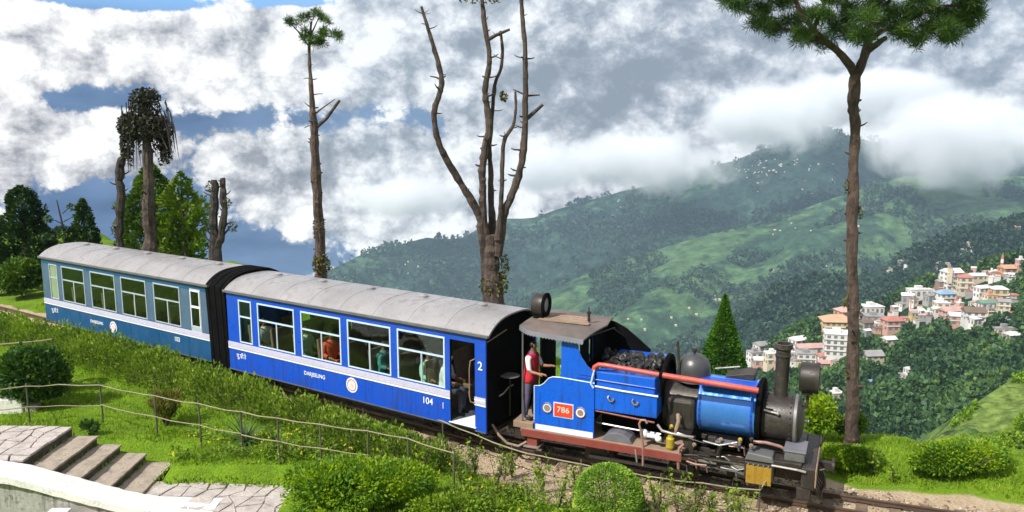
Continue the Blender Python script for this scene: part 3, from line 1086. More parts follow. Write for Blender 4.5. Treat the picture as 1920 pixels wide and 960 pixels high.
# fittings on the dark leading end
MB().lathe([(.20, -.012), (.22, 0), (.20, .012)], (LA + .10, -.25, 1.62), 'z', 20).build('brake_wheel', m_grey, coach, 40)
MB().tube([(LA + .10, -.25, .7), (LA + .10, -.25, 1.62)], .018, 6).build('brake_column', m_iron, coach)
MB().tube([(LA + .02, -.55, 1.22), (LA + .06, -.45, 1.26), (LA + .08, -.25, 1.36), (LA + .08, -.1, 1.36)], .016, 6).build('brake_lever', m_bright, coach)
MB().tube([(LA - .05, -.72, .62), (LA + .12, -.72, .42), (LA + .3, -.66, .25), (LA + .55, -.6, .22), (LA + .75, -.58, .36)], .028, 8).build('brake_hose', m_wood, coach)
MB().box(LA - .05, LA + .42, -.1, .1, .34, .48).lathe([(.17, LA + .42), (.19, LA + .47)], (0, 0, .42), 'x', 16).build('coupler', m_iron, coach)
MB().tube([(LA - .02, -.95, 2.50), (LA - .02, -.2, 2.62)], .014, 6).build('cord_pipe', m_wood, coach)

rear = carriage('passenger_carriage', 'faded teal carriage at the tail of the train, with greyish pillars and a closed door',
                O2, H1, 8.75, [(1.26, 2.56), (2.95, 4.26), (4.62, 5.86), (6.27, 7.48)], [(.50, .96)], None, (7.94, 8.44),
                m_teal, m_tealp, m_frame2, .05)
MB().box(.48, .97, -1.012, -1.003, 1.33, 2.44).build('blind', m_cream, rear)
gp = [(-.99, .35), (.99, .35)] + [(y, z + .02) for y, z in reversed(roof_prof(1.06, 3.02))]
gw = MB()
for k in range(6):
    a = 8.72 + k * .13
    gw.prism(gp if k % 2 == 0 else [(y * .985, z - .012) for y, z in gp], a, a + .129, 'x')
gw.build('gangway_bellows', m_black, rear)
txt(rear, 'पू.सी.रे', .17, .62, .92)
txt(rear, 'DARJEELING', .13, 3.10, .86)
emblem(rear, 4.02, .83)
txt(rear, '103', .18, 7.25, .93)

# ------------------------------------------------------------------ the engine
eng = thing('steam_locomotive', 'small blue saddle tank steam engine with a black smokebox and tall chimney', 'steam locomotive', (OL.x, OL.y, 0), HL)
Y0 = -.95
# frames and running boards
MB().box(.0, 3.40, -.97, .97, .60, .68).build('running_board', m_wood, eng, bevel=.01)
MB().box(.02, 3.42, -.985, -.955, .50, .665).build('edge_beam', m_red, eng, bevel=.01)
MB().box(.02, 3.42, .955, .985, .50, .665).build('edge_beam', m_red, eng)
MB().box(.15, 5.75, -.42, -.36, .28, .66).box(.15, 5.75, .36, .42, .28, .66).build('main_frame', m_iron, eng)
MB().box(-.18, .28, -.95, .95, .66, .80).build('rear_step', m_wood, eng, bevel=.015)
MB().box(-.16, .10, -.90, .90, .40, .66).build('rear_beam', m_iron, eng)
MB().box(.14, .36, -.93, -.70, .30, .50).build('step_hanger', m_red, eng)
MB().box(.08, .42, -1.0, -.68, .27, .295).build('footstep', m_bright, eng)
# cab side sheets
sheet = [(.31, .68), (.31, 1.64), (.44, 1.655), (.52, 1.71), (.63, 1.84), (.72, 1.88), (.89, 1.89), (.90, 2.66), (1.25, 2.70), (1.27, 2.52), (1.34, 2.36), (1.46, 2.20), (1.62, 2.08), (1.62, .68)]
for s in (-1, 1):
    MB().prism(sheet, s * .93, s * .955).build('cab_side', m_blue, eng, bevel=.006)
top_edge = [(.31, -.955, .9), (.31, -.955, 1.64), (.44, -.955, 1.655), (.52, -.955, 1.71), (.63, -.955, 1.84), (.72, -.955, 1.88), (.89, -.955, 1.89), (1.62, -.955, 1.86)]
MB().tube(top_edge, .013, 6).build('beading', m_frame1, eng)
MB().box(.34, 1.60, -.962, -.9555, .69, .81).build('white_line', m_white, eng)
MB().box(.42, .44, -.962, -.9555, 1.02, 1.5).build('door_seam', m_coach, eng)
MB().box(1.24, 1.62, -.965, -.9555, 1.93, 1.96).box(1.3, 1.62, -.965, -.9555, 2.0, 2.02).build('beading', m_coach, eng)
pq = MB().box(.76, 1.16, -.975, -.9555, 1.05, 1.33).build('number_plate', m_redbright, eng, bevel=.01)
MB().box(.74, 1.18, -.966, -.9555, 1.03, 1.35).build('plate_border', m_frame1, pq)
txt(pq, '786', .17, .96, 1.20, -.978, m_cream, 1.1)
for px_ in (.60, 1.33):
    q = MB().lathe([(.115, 0), (.115, .014)], (0, 0, 0), 'y', 24).build('roundel', m_white if px_ > 1 else m_frame1, eng)
    q.location = (px_, -.970, 1.20)
    MB().lathe([(.065, 0), (.065, .006)], (0, -.007, 0), 'y', 18).build('roundel_centre', m_wood, q)
    MB().lathe([(.115, 0), (.115, .004), (.098, .004), (.098, 0)], (0, -.005, 0), 'y', 24, False).build('roundel_ring', m_red, q)
rv_ = MB()
for k in range(24):
    u = k / 23
    for q in ((.35 + u * 1.23, .86), (.35 + u * 1.23, 1.60) if u > .1 else (.36, 1.58)):
        rv_.ball((q[0], -.957, q[1]), .009, 6, 4)
for k in range(14):
    rv_.ball((.345, -.957, .9 + k * .05), .009, 6, 4).ball((1.585, -.957, .9 + k * .08), .009, 6, 4)
    rv_.ball((1.66 + k * .093, -.942, 1.335), .010, 6, 4).ball((1.66 + k * .093, -.942, 1.725), .010, 6, 4)
tag(rv_.build('rivet', m_blue, eng), kind='stuff')
# spectacle plate and the dark far side of the cab
sp = MB()
sp.box(1.285, 1.315, -.92, -.42, .68, 2.66).box(1.285, 1.315, -.02, .92, .68, 2.66)
sp.box(1.285, 1.315, -.42, -.02, .68, 2.10).box(1.285, 1.315, -.42, -.02, 2.60, 2.66).box(1.285, 1.315, -.24, -.20, 2.10, 2.60)
sp.build('cab_front', m_black, eng)
MB().prism([(1.30, 2.0), (1.30, 2.74), (1.50, 2.70), (1.75, 2.58), (2.02, 2.38), (2.30, 2.16), (2.30, 2.0)], .88, .92).build('coal_rail', m_black, eng)
MB().box(.05, .09, .0, .9, .68, 2.6).build('cab_back', m_black, eng)
for x_, y_ in ((.02, -.90), (.02, .90), (1.27, .90)):
    MB().tube([(x_, y_, .70), (x_, y_, 2.72)], .018, 6).build('cab_post', m_grey, eng)
MB().tube([(1.32, -.3, 2.66), (1.58, .55, 2.66)], .014, 6).tube([(1.55, .5, 2.66), (1.72, .85, 2.4)], .014, 6).build('roof_stay', m_iron, eng)
# things seen through the cab: backhead, gauges, pipes
MB().lathe([(.42, .82), (.46, .86), (.46, 1.3)], (0, .05, 1.55), 'x', 20).build('backhead', m_iron, eng, 40)
gg = MB()
for y_, z_ in ((-.25, 2.05), (.1, 2.1), (.3, 1.95)):
    gg.lathe([(.08, .78), (.08, .83)], (0, y_, z_), 'x', 14)
gg.build('gauge', m_bright, eng)
MB().tube([(.78, -.55, 1.75), (.78, -.55, 2.15), (.86, -.50, 2.3), (1.1, -.45, 2.35)], .022, 7).build('cab_pipe', m_frame1, eng)
MB().tube([(.86, -.62, 1.75), (.80, -.62, 2.05)], .045, 8).build('lubricator', m_frame1, eng)
MB().tube([(.55, -.35, 1.3), (.72, -.45, 1.78)], .016, 6).build('regulator', m_bright, eng)
# cab roof
rv, rf = [], []
nx_, ny_ = 10, 16
for lay in (0, 1):
    for i in range(nx_ + 1):
        u = i / nx_
        for j in range(ny_ + 1):
            w = 2 * j / ny_ - 1
            half = 1.04 * (1 - .30 * max(0, 1 - u * 3.2) ** 2)
            x_ = -.12 + 1.52 * u + (.18 * (1 - abs(w)) if u > .6 else 0)
            z_ = 2.87 - (.03 + .06 * u) * abs(w) ** 2.2 - .02 * u - lay * .03
            rv.append((x_, w * half, z_))
o_ = (nx_ + 1) * (ny_ + 1)
for i in range(nx_):
    for j in range(ny_):
        a = i * (ny_ + 1) + j
        rf.append((a, a + 1, a + ny_ + 2, a + ny_ + 1))
        rf.append((a + o_, a + ny_ + 1 + o_, a + ny_ + 2 + o_, a + 1 + o_))
for i in range(nx_):
    for j in (0, ny_):
        a = i * (ny_ + 1) + j
        rf.append((a, a + ny_ + 1, a + ny_ + 1 + o_, a + o_))
for j in range(ny_):
    for i in (0, nx_):
        a = i * (ny_ + 1) + j
        rf.append((a, a + 1, a + 1 + o_, a + o_))
cr = MB().add(rv, rf).build('cab_roof', m_rust, eng, 40)
val = MB()
for k in range(22):
    u0, u1 = k / 22, (k + 1) / 22
    p = []
    for u in (u0, u1):
        half = 1.04 * (1 - .30 * max(0, 1 - u * 3.2) ** 2)
        p.append((-.12 + 1.52 * u, -half, 2.87 - (.03 + .06 * u) - .02 * u))
    (xa, ya, za), (xb, yb, zb) = p
    xm, ym, zm = (xa + xb) / 2, (ya + yb) / 2, (za + zb) / 2
    val.add([(xa, ya - .012, za + .01), (xb, yb - .012, zb + .01), (xb, yb - .035, zb - .075), (xm, ym - .04, zm - .10), (xa, ya - .035, za - .075),
             (xa, ya - .004, za + .01), (xb, yb - .004, zb + .01), (xb, yb - .027, zb - .075), (xm, ym - .032, zm - .10), (xa, ya - .027, za - .075)],
            [(0, 1, 2, 3, 4), (9, 8, 7, 6, 5), (0, 5, 6, 1), (1, 6, 7, 2), (2, 7, 8, 3), (3, 8, 9, 4), (4, 9, 5, 0)])
val.build('valance', m_valance, cr)
plk = []
for k in range(4):
    pl = MB().box(.1 + .02 * k, 1.25 - .05 * k, -.28 + k * .16, -.16 + k * .16, 2.868, 2.892).build('roof_plank', m_wood, cr)
MB().tube([(1.18, -.05, 2.9), (1.18, -.05, 3.06)], .03, 8).tube([(1.18, -.05, 3.06), (1.18, -.05, 3.11)], .045, 8).tube([(1.18, -.05, 3.11), (1.18, -.05, 3.2)], .015, 6).build('whistle', m_iron, eng)
lamp = MB().lathe([(.0, -.16), (.20, -.16), (.25, -.10), (.25, .10)], (.06, .02, 3.15), 'x', 24, False).build('headlamp', m_smoke, eng, 40)
MB().lathe([(.25, .10), (.262, .10), (.262, .15), (.17, .15), (.17, .11)], (.06, .02, 3.15), 'x', 24, False).build('lamp_rim', m_black, lamp, 40)
MB().lathe([(.001, .125), (.175, .115)], (.06, .02, 3.15), 'x', 24, False).build('lamp_glass', m_grey, lamp)
MB().box(-.06, .18, -.14, .18, 2.84, 2.95).build('lamp_bracket', m_black, lamp)
# side tanks
for s in (-1, 1):
    t = MB()
    ya, yb = sorted((s * .94, s * .5))
    t.box(1.625, 2.90, ya, yb, 1.30, 1.76).build('side_tank', m_blue, eng, bevel=.015)
    ya, yb = sorted((s * .90, s * .5))
    MB().box(1.625, 2.84, ya, yb, 1.763, 2.10).build('tank_top', m_blue, eng, bevel=.02)
    MB().tube([(1.63, s * .95, 1.80), (2.2, s * .95, 1.775), (2.92, s * .95, 1.76)], .022, 6).build('tank_rail', m_frame1, eng)
    MB().tube([(1.63, s * .915, 1.93), (2.85, s * .915, 1.90)], .016, 6).build('beading', m_coach, eng)
for x_ in (1.92, 2.42):
    MB().tube([(x_, -.955, 1.64), (x_ - .01, -.985, 1.60), (x_ + .03, -.985, 1.54), (x_ + .09, -.96, 1.53)], .016, 6).tube([(x_ + .1, -.945, 1.58), (x_ + .1, -.985, 1.58)], .022, 8).build('latch', m_bright if x_ < 2 else m_wood, eng)
MB().box(1.66, 2.9, -.52, .52, .70, 1.9).build('firebox', m_black, eng)
# coal heap
rc = random.Random(3)
coal = MB()
for k in range(130):
    x_, y_ = rc.uniform(1.5, 2.78), rc.uniform(-.72, .72)
    r_ = rc.uniform(.05, .11)
    zt = 1.98 + .15 * (1 - (y_ / .9) ** 2) * (1.15 - .4 * (x_ - 1.5)) + rc.uniform(-.04, .05)
    b0 = len(coal.v)
    coal.ball((x_, y_, zt), r_, 6, 4)
    coal.v[b0:] = [(x + rc.uniform(-.02, .02), y + rc.uniform(-.02, .02), z + rc.uniform(-.02, .02)) for x, y, z in coal.v[b0:]]
tag(coal.build('coal_heap', m_coal, eng), kind='stuff')
MB().lathe([(.02, 2.85), (.62, 2.85), (.64, 2.88), (.62, 2.93), (.5, 2.94)], (0, .05, 1.72), 'x', 28, False).build('bunker_end', m_black, eng, 40)
# boiler, saddle tank, smokebox
MB().lathe([(.48, 2.8), (.50, 2.98), (.50, 3.62)], (0, 0, 1.36), 'x', 32, False).build('boiler', m_smoke, eng, 40)
MB().box(3.0, 3.58, -.60, -.2, .98, 1.66).build('sand_box', m_smoke, eng, bevel=.09)
sad = [(.56, 3.60), (.585, 3.62), (.585, 4.70), (.56, 4.72)]
MB().lathe(sad, (0, 0, 1.45), 'x', 40, True).build('saddle_tank', m_sheen, eng, 40)
for x_ in (3.66, 4.64):
    MB().lathe([(.592, x_ - .02), (.592, x_ + .02)], (0, 0, 1.45), 'x', 40, False).build('tank_band', m_coach, eng, 40)
MB().box(3.62, 4.70, -.60, -.12, 1.985, 2.035).build('tank_ledge', m_coach, eng, bevel=.01)
MB().lathe([(.60, 4.722), (.635, 4.74), (.635, 4.80), (.60, 4.82), (.3, 4.83)], (0, 0, 1.45), 'x', 36, False).build('tank_collar', m_black, eng, 40)
MB().lathe([(.46, 4.80), (.475, 4.84), (.475, 5.40)], (0, 0, 1.34), 'x', 36, False).build('smokebox', m_smoke, eng, 40)
sd = MB().lathe([(.475, 5.40), (.495, 5.40), (.495, 5.45), (.44, 5.47)], (0, 0, 1.34), 'x', 36, False).build('smokebox_ring', m_grey, eng, 40)
dr = MB().lathe([(.45, 5.45), (.42, 5.50), (.30, 5.55), (.12, 5.575), (.001, 5.58)], (0, 0, 1.34), 'x', 32, False).build('smokebox_door', m_iron, eng, 40)
MB().tube([(5.57, 0, 1.34), (5.66, 0, 1.34)], .03, 8).tube([(5.64, 0, 1.34), (5.64, .12, 1.22)], .014, 6).build('door_handle', m_bright, dr)
MB().box(5.50, 5.56, .1, .44, 1.50, 1.55).box(5.50, 5.56, .1, .44, 1.13, 1.18).build('door_hinge', m_iron, dr)
rv_ = MB()
for k in range(14):
    a = math.radians(95 + k * 13)
    for x_ in (4.90, 5.34):
        rv_.ball((x_, math.cos(a) * .478, 1.34 + math.sin(a) * .478), .018, 6, 4)
rv_.build('rivets', m_iron, eng)
ch = MB().lathe([(.17, 1.70), (.145, 1.80), (.125, 1.88), (.135, 2.58), (.15, 2.59), (.15, 2.62), (.135, 2.63), (.14, 2.72), (.175, 2.75), (.175, 2.84), (.12, 2.84), (.11, 2.4)], (5.12, 0, 0), 'z', 28, False).build('chimney', m_smoke, eng, 35)
dome = MB().lathe([(.36, 1.90), (.335, 1.97), (.335, 2.10), (.32, 2.22), (.265, 2.33), (.17, 2.41), (.05, 2.445), (.001, 2.45)], (3.42, 0, 0), 'z', 32, False).build('dome', m_dome, eng, 50)
MB().tube([(3.42, 0, 2.43), (3.42, 0, 2.52)], .03, 8).lathe([(.05, 2.50), (.05, 2.55)], (3.42, 0, 0), 'z', 10).build('safety_valve', m_iron, dome)
MB().tube([(3.18, -.25, 2.0), (3.12, -.25, 2.72)], .028, 8).build('lever', m_iron, eng)
MB().prism([(4.05, 2.03), (4.05, 2.07), (4.48, 2.17), (4.62, 2.17), (4.62, 2.03)], -.05, .38).build('filler_lid', m_iron, eng, bevel=.02)
MB().tube([(3.8, .25, 2.10), (4.3, .18, 2.22)], .02, 6).build('lid_bar', m_grey, eng)
# red pipe along the top, blue uprights
MB().tube([(1.56, -.90, 2.02), (1.60, -.90, 2.19), (1.68, -.90, 2.245), (1.80, -.90, 2.25), (2.93, -.90, 2.19)], .048, 10).build('steam_pipe', m_pipe, eng, 50)
MB().tube([(2.97, -.90, 2.19), (4.78, -.83, 2.10)], .055, 10).build('steam_pipe', m_pipe, eng, 50)
MB().tube([(2.92, -.90, 2.19), (2.98, -.90, 2.188)], .072, 10).tube([(2.95, -.90, 2.19), (2.95, -.90, 1.75)], .03, 8).build('pipe_joint', m_black, eng)
MB().tube([(4.66, -.80, 2.10), (4.66, -.66, 1.90), (4.66, -.60, 1.62)], .03, 8).build('pipe_bracket', m_coach, eng)
MB().tube([(1.60, -.93, 2.14), (1.57, -.965, 1.96), (1.55, -.97, 1.84), (1.60, -.96, 1.76)], .02, 6).build('handrail', m_frame1, eng)
# front: headlamp, buffer beam, toolbox
hl = MB().lathe([(.001, -.17), (.27, -.17), (.29, -.14), (.29, .12)], (5.62, 0, 2.22), 'x', 20, False).build('headlamp', m_smoke, eng, 40)
MB().lathe([(.29, .12), (.305, .12), (.305, .18), (.24, .18), (.22, .06), (.001, .02)], (5.62, 0, 2.22), 'x', 20, False).build('lamp_rim', m_iron, hl, 40)
MB().tube([(5.60, 0, 1.62), (5.62, 0, 1.95)], .03, 8).box(5.5, 5.7, -.12, .12, 1.90, 1.95).build('lamp_bracket', m_iron, hl)
MB().tube([(5.45, -.2, 1.72), (5.60, -.05, 1.66)], .02, 6).build('lamp_stay', m_iron, hl)
MB().box(5.62, 5.86, -.92, .92, .36, .76).build('buffer_beam', m_iron, eng, bevel=.02)
MB().box(5.86, 5.885, -.92, .92, .40, .74).build('beam_face', m_wood, eng, bevel=.01)
MB().box(5.05, 5.62, -.88, .88, .72, .80).build('front_board', m_smoke, eng, bevel=.012)
MB().box(5.30, 5.66, -.80, -.20, .80, .98).build('tool_box', m_grey, eng, bevel=.02)
MB().box(5.28, 5.68, -.82, -.18, .98, 1.01).build('tool_box_lid', m_valance, eng, bevel=.01)
MB().tube([(5.1, -.98, .74), (5.55, -.98, .73), (5.70, -.95, .70)], .022, 7).build('handrail', m_bright, eng)
fc = MB()
for k in range(7):
    y_ = -.66 + k * .22
    fc.tube([(5.78, y_, .42), (5.98, y_ * .92, .06)], .022, 5)
fc.tube([(5.97, -.62, .08), (5.97, .62, .08)], .028, 6)
fc.build('rail_guard', m_iron, eng)
MB().box(5.88, 6.12, -.07, .07, .44, .58).lathe([(.15, 6.12), (.17, 6.17)], (0, 0, .51), 'x', 16).build('coupler', m_iron, eng)
MB().tube([(5.9, -.35, .60), (6.0, -.35, .45), (6.02, -.35, .25), (5.95, -.33, .12)], .03, 8).build('brake_hose', m_iron, eng)
MB().tube([(5.88, -.6, .62), (6.0, -.58, .66), (6.05, -.5, .6)], .02, 6).tube([(5.88, .4, .7), (5.95, .4, .95)], .02, 6).build('lamp_iron', m_iron, eng)
MB().box(5.55, 5.80, -.90, -.60, .12, .36).build('guard_iron', m_iron, eng, bevel=.02)
# cylinders and motion
cyl = MB().box(4.60, 5.14, -.93, -.48, .36, .72).build('cylinder_casing', m_iron, eng, bevel=.03)
MB().box(4.64, 5.10, -.945, -.932, .30, .66).build('cover_plate', m_yellow, cyl, bevel=.006)
MB().prism([(4.60, .74), (5.14, .74), (5.10, .86), (4.66, .90)], -.92, -.5).build('steam_chest', m_grey, cyl, bevel=.02)
bl = MB()
for k in range(5):
    bl.tube([(4.68 + k * .09, -.945, .69), (4.68 + k * .09, -.965, .69)], .016, 6)
bl.build('bolts', m_bright, cyl)
MB().box(4.60, 5.14, .48, .93, .36, .80).build('cylinder_casing', m_iron, eng, bevel=.03)
for x_ in (1.55, 3.35):
    for y_ in (-.32, .32):
        wheel(eng, x_, y_, .13, .30, m_iron, 'driving_wheel', 10)
for x_ in (1.55, 3.35):
    cw = MB().lathe([(.24, -.03), (.24, .03)], (x_, -.52, .16), 'y', 20).build('crank_web', m_iron, eng, 40)
MB().box(1.40, 3.50, -.60, -.56, .10, .17).build('coupling_rod', m_grey, eng, bevel=.01)
MB().box(3.30, 4.60, -.66, -.61, .42, .50).build('connecting_rod', m_bright, eng, bevel=.01)
MB().box(3.50, 4.62, -.70, -.62, .585, .625).build('slide_bar', m_bright, eng)
MB().box(3.50, 4.62, -.70, -.62, .36, .40).build('slide_bar', m_grey, eng)
MB().box(4.05, 4.30, -.74, -.58, .41, .58).build('crosshead', m_iron, eng, bevel=.02)
MB().box(3.8, 4.5, -.62, -.2, .80, .95).build('weigh_shaft_box', m_black, eng)
MB().box(4.02, 4.50, -.80, -.62, .93, .97).build('oil_tray', m_grey, eng, bevel=.01)
MB().box(3.4, 3.62, -.80, -.60, .55, .95).build('valve_link', m_iron, eng, bevel=.02)
MB().box(3.45, 4.6, -.78, -.74, .66, .70).build('radius_rod', m_iron, eng)
MB().box(3.42, 5.6, -.5, .5, .68, .74).build('centre_board', m_black, eng)
MB().box(4.78, 5.35, -.40, .40, .74, 1.0).build('smokebox_saddle', m_black, eng)
MB().tube([(1.6, -.72, .95), (2.4, -.74, .93), (2.95, -.74, .92)], .018, 6).build('drain_pipe', m_bright, eng)
MB().tube([(1.62, -.9, 1.27), (2.85, -.9, 1.20)], .02, 6).build('feed_pipe', m_red, eng)
# splasher, injector and pipework in front of the firebox
MB().prism([(1.78, .68), (1.84, .78), (1.96, .85), (2.10, .875), (2.24, .85), (2.36, .78), (2.42, .68)], -.93, -.55).build('splasher', m_valance, eng, bevel=.01)
inj = MB().ball((2.64, -.86, .92), .085, 12, 8, (1, 1, 1.15)).lathe([(.05, 2.64), (.05, 2.95)], (0, -.86, .90), 'x', 12).ball((2.93, -.86, .86), .07, 12, 8)
inj.build('injector', m_white, eng, 50)
MB().tube([(2.66, -.97, .30), (2.65, -.97, .70), (2.60, -.97, 1.0), (2.56, -.97, 1.16), (2.60, -.97, 1.24), (2.68, -.97, 1.25), (2.72, -.97, 1.19)], .024, 8).build('injector_pipe', m_pink, eng, 50)
MB().tube([(2.5, -.98, .62), (2.52, -.985, .5), (2.54, -.98, .35)], .018, 6).build('overflow_pipe', m_bright, eng)
oil = MB().lathe([(.055, .68), (.065, .72), (.085, .74), (.085, .92), (.05, .95), (.05, .98)], (3.17, -.88, 0), 'z', 14).build('oil_can', m_brass, eng, 40)
MB().tube([(2.90, -.85, 1.15), (3.0, -.88, 1.05), (3.2, -.88, 1.02), (3.45, -.86, 1.0), (3.6, -.8, .98)], .028, 8).build('water_pipe', m_bright, eng, 50)
MB().tube([(3.36, -.93, .34), (3.35, -.95, .60), (3.37, -.95, .78), (3.45, -.92, .86)], .03, 8).build('sand_pipe', m_pink, eng, 50)
MB().tube([(3.1, -.80, .58), (4.6, -.84, .60)], .03, 8).build('ejector_pipe', m_smoke, eng)
MB().tube([(3.24, -.78, 1.0), (3.3, -.78, 1.25), (3.26, -.66, 1.35)], .04, 8).ball((3.28, -.66, 1.28), .06, 8, 6).build('clack_valve', m_wood, eng, 50)
MB().tube([(4.72, -.66, 1.02), (4.95, -.66, 1.04), (5.2, -.62, .99), (5.38, -.52, .86)], .033, 8).build('exhaust_pipe', m_pink, eng, 50)
MB().tube([(4.86, -.48, 1.62), (5.12, -.48, 1.58)], .02, 6).ball((5.12, -.48, 1.58), .035, 8, 6).build('smokebox_cock', m_bright, eng)
# small bore pipes, rods and valves crowded along the lower side
pr_ = random.Random(8)
for k in range(16):
    x_ = pr_.uniform(3.0, 5.3)
    z_ = pr_.uniform(.35, 1.0)
    y_ = pr_.uniform(-.9, -.62)
    l_ = pr_.uniform(.25, .9)
    MB().tube([(x_, y_, z_), (x_ + l_ * .4, y_ - .02, z_ + pr_.uniform(-.05, .05)), (x_ + l_ * .8, y_, z_ + pr_.uniform(-.1, .1)), (x_ + l_ * .85, y_ + .05, z_ - pr_.uniform(.1, .3))], pr_.uniform(.010, .02), 6).build('small_pipe', pr_.choice([m_iron, m_wood, m_bright, m_pink, m_grey]), eng, 50)
for k in range(7):
    x_, z_ = pr_.uniform(2.95, 5.3), pr_.uniform(.7, 1.15)
    MB().ball((x_, -.80, z_), .045, 8, 6).tube([(x_, -.80, z_), (x_, -.90, z_), (x_, -.90, z_ + .06)], .014, 5).build('valve', pr_.choice([m_wood, m_iron, m_brass]), eng, 50)
rv_ = MB()
for x_ in (3.66, 4.64, 3.0, 3.58):
    for k in range(14):
        a = math.radians(110 + k * 11)
        rr_ = .594 if x_ > 3.6 else .50
        zc_ = 1.45 if x_ > 3.6 else 1.36
        rv_.ball((x_, math.cos(a) * rr_, zc_ + math.sin(a) * rr_), .012, 6, 4)
tag(rv_.build('rivet', m_iron, eng), kind='stuff')
mess = MB()
for k in range(26):
    x_ = rc.uniform(3.4, 5.5)
    z_ = rc.uniform(.15, .95)
    y_ = rc.uniform(-.86, -.5)
    mess.box(x_, x_ + rc.uniform(.05, .22), y_, y_ + rc.uniform(.04, .12), z_, z_ + rc.uniform(.03, .12))
tag(mess.build('motion_bracket', m_iron, eng, bevel=.008), kind='stuff')
# ------------------------------------------------------------------ plants and trees
lm_cypress = leafmat('cypress_leaf', [(0.1, (0.010, 0.028, 0.010)), (0.5, (0.028, 0.070, 0.016)), (0.9, (0.06, 0.12, 0.025))], 0.2, 1.4)
lm_conifer = leafmat('conifer_leaf', [(0.1, (0.031, 0.069, 0.010)), (0.5, (0.088, 0.175, 0.018)), (0.9, (0.163, 0.250, 0.030))], 0.25, 1.2)
lm_cone = leafmat('topiary_leaf', [(0.1, (0.027, 0.084, 0.010)), (0.5, (0.062, 0.180, 0.016)), (0.9, (0.138, 0.288, 0.025))], 0.25, 2.5)
lm_pine = leafmat('pine_needle', [(0.1, (0.014, 0.038, 0.010)), (0.5, (0.045, 0.105, 0.018)), (0.9, (0.15, 0.25, 0.035))], 0.3, 1.5)
lm_lime = leafmat('lime_leaf', [(0.1, (0.060, 0.120, 0.012)), (0.5, (0.156, 0.264, 0.018)), (0.9, (0.288, 0.360, 0.030))], 0.4, 1.3)
lm_hedge = leafmat('hedge_leaf', [(0.04, (0.13, 0.10, 0.04)), (0.16, (0.09, 0.15, 0.028)), (0.45, (0.21, 0.32, 0.036)), (0.95, (0.42, 0.50, 0.08))], 0.35, 1.6)
lm_bush = leafmat('dark_bush_leaf', [(0.1, (0.015, 0.050, 0.012)), (0.5, (0.044, 0.112, 0.020)), (0.9, (0.138, 0.250, 0.030))], 0.3, 1.5)
lm_yellow = leafmat('yellow_green_leaf', [(0.08, (0.037, 0.108, 0.012)), (0.4, (0.150, 0.288, 0.016)), (0.9, (0.375, 0.480, 0.020))], 0.4, 1.8)
lm_ball = leafmat('clipped_ball_leaf', [(0.1, (0.095, 0.195, 0.020)), (0.5, (0.216, 0.377, 0.040)), (0.9, (0.405, 0.559, 0.090))], 0.3, 4.0)
lm_olive = leafmat('olive_brush_leaf', [(0.1, (0.072, 0.066, 0.015)), (0.5, (0.156, 0.162, 0.030)), (0.9, (0.264, 0.240, 0.050))], 0.3, 3.0)
lm_weed = leafmat('weed_leaf', [(0.05, (0.112, 0.109, 0.020)), (0.4, (0.120, 0.217, 0.020)), (0.9, (0.336, 0.465, 0.035))], 0.4, 1.0)
lm_grass = leafmat('grass_blade', [(0.08, (0.075, 0.13, 0.016)), (0.35, (0.16, 0.27, 0.016)), (0.62, (0.24, 0.37, 0.02)), (0.95, (0.42, 0.47, 0.06))], 0.4, 1.5)
lm_yucca = leafmat('yucca_leaf', [(0.1, (0.03, 0.07, 0.025)), (0.9, (0.09, 0.16, 0.05))], 0.15, 2.0)
lm_moss = leafmat('epiphyte_leaf', [(0.1, (0.012, 0.014, 0.010)), (0.5, (0.035, 0.037, 0.022)), (0.9, (0.08, 0.075, 0.04))], 0.15, 2.0)
lm_mossy = leafmat('mossy_leaf', [(0.1, (0.05, 0.045, 0.015)), (0.5, (0.10, 0.10, 0.02)), (0.9, (0.17, 0.16, 0.04))], 0.2, 2.0)
m_petal = leafmat('yellow_petal', [(0.1, (0.6, 0.5, 0.02)), (0.9, (0.75, 0.7, 0.05))], 0.3, 2.0)


def barkmat(name, c0, c1, rings=True):
    m, T, out = mat_base(name)
    g = T.node('ShaderNodeNewGeometry').outputs['Position']
    mp = T.node('ShaderNodeMapping', {0: g, 3: (9.0, 9.0, 2.2)})
    n1 = T.node('ShaderNodeTexNoise', {'Vector': mp.outputs[0], 'Scale': 1.0, 'Detail': 7.0, 'Roughness': 0.7}).outputs['Fac']
    mp2 = T.node('ShaderNodeMapping', {0: g, 3: (4.0, 4.0, 3.2)})
    n2 = T.node('ShaderNodeTexNoise', {'Vector': mp2.outputs[0], 'Scale': 1.0, 'Detail': 4.0, 'Roughness': 0.6}).outputs['Fac']
    c = T.ramp(n1, [(0.3, c0), (0.7, c1)])
    c = T.mix(T.smooth(n2, 0.5, 0.66, 0.0, 0.55), c, tuple(x * 0.35 for x in c0))
    b = T.node('ShaderNodeBsdfPrincipled', {'Base Color': c, 'Roughness': 0.9})
    bp = T.node('ShaderNodeBump', {'Height': T.math('ADD', n1, n2), 'Strength': 1.0, 'Distance': 0.11})
    T.l.new(bp.outputs[0], b.inputs['Normal'])
    T.l.new(b.outputs[0], out.inputs[0])
    return m


m_bark = barkmat('grey_bark', (0.038, 0.028, 0.023), (0.145, 0.105, 0.085))
m_barkp = barkmat('pine_bark', (0.05, 0.033, 0.026), (0.17, 0.115, 0.09))
m_barkd = barkmat('dark_bark', (0.022, 0.018, 0.016), (0.085, 0.068, 0.056))
m_twig = barkmat('twig', (0.06, 0.045, 0.03), (0.16, 0.12, 0.08))


def S_at(Y, py):
    """pixels per metre of the photograph at depth Y"""
    r = ray(960, py)
    return 1500.0 * r.y / Y


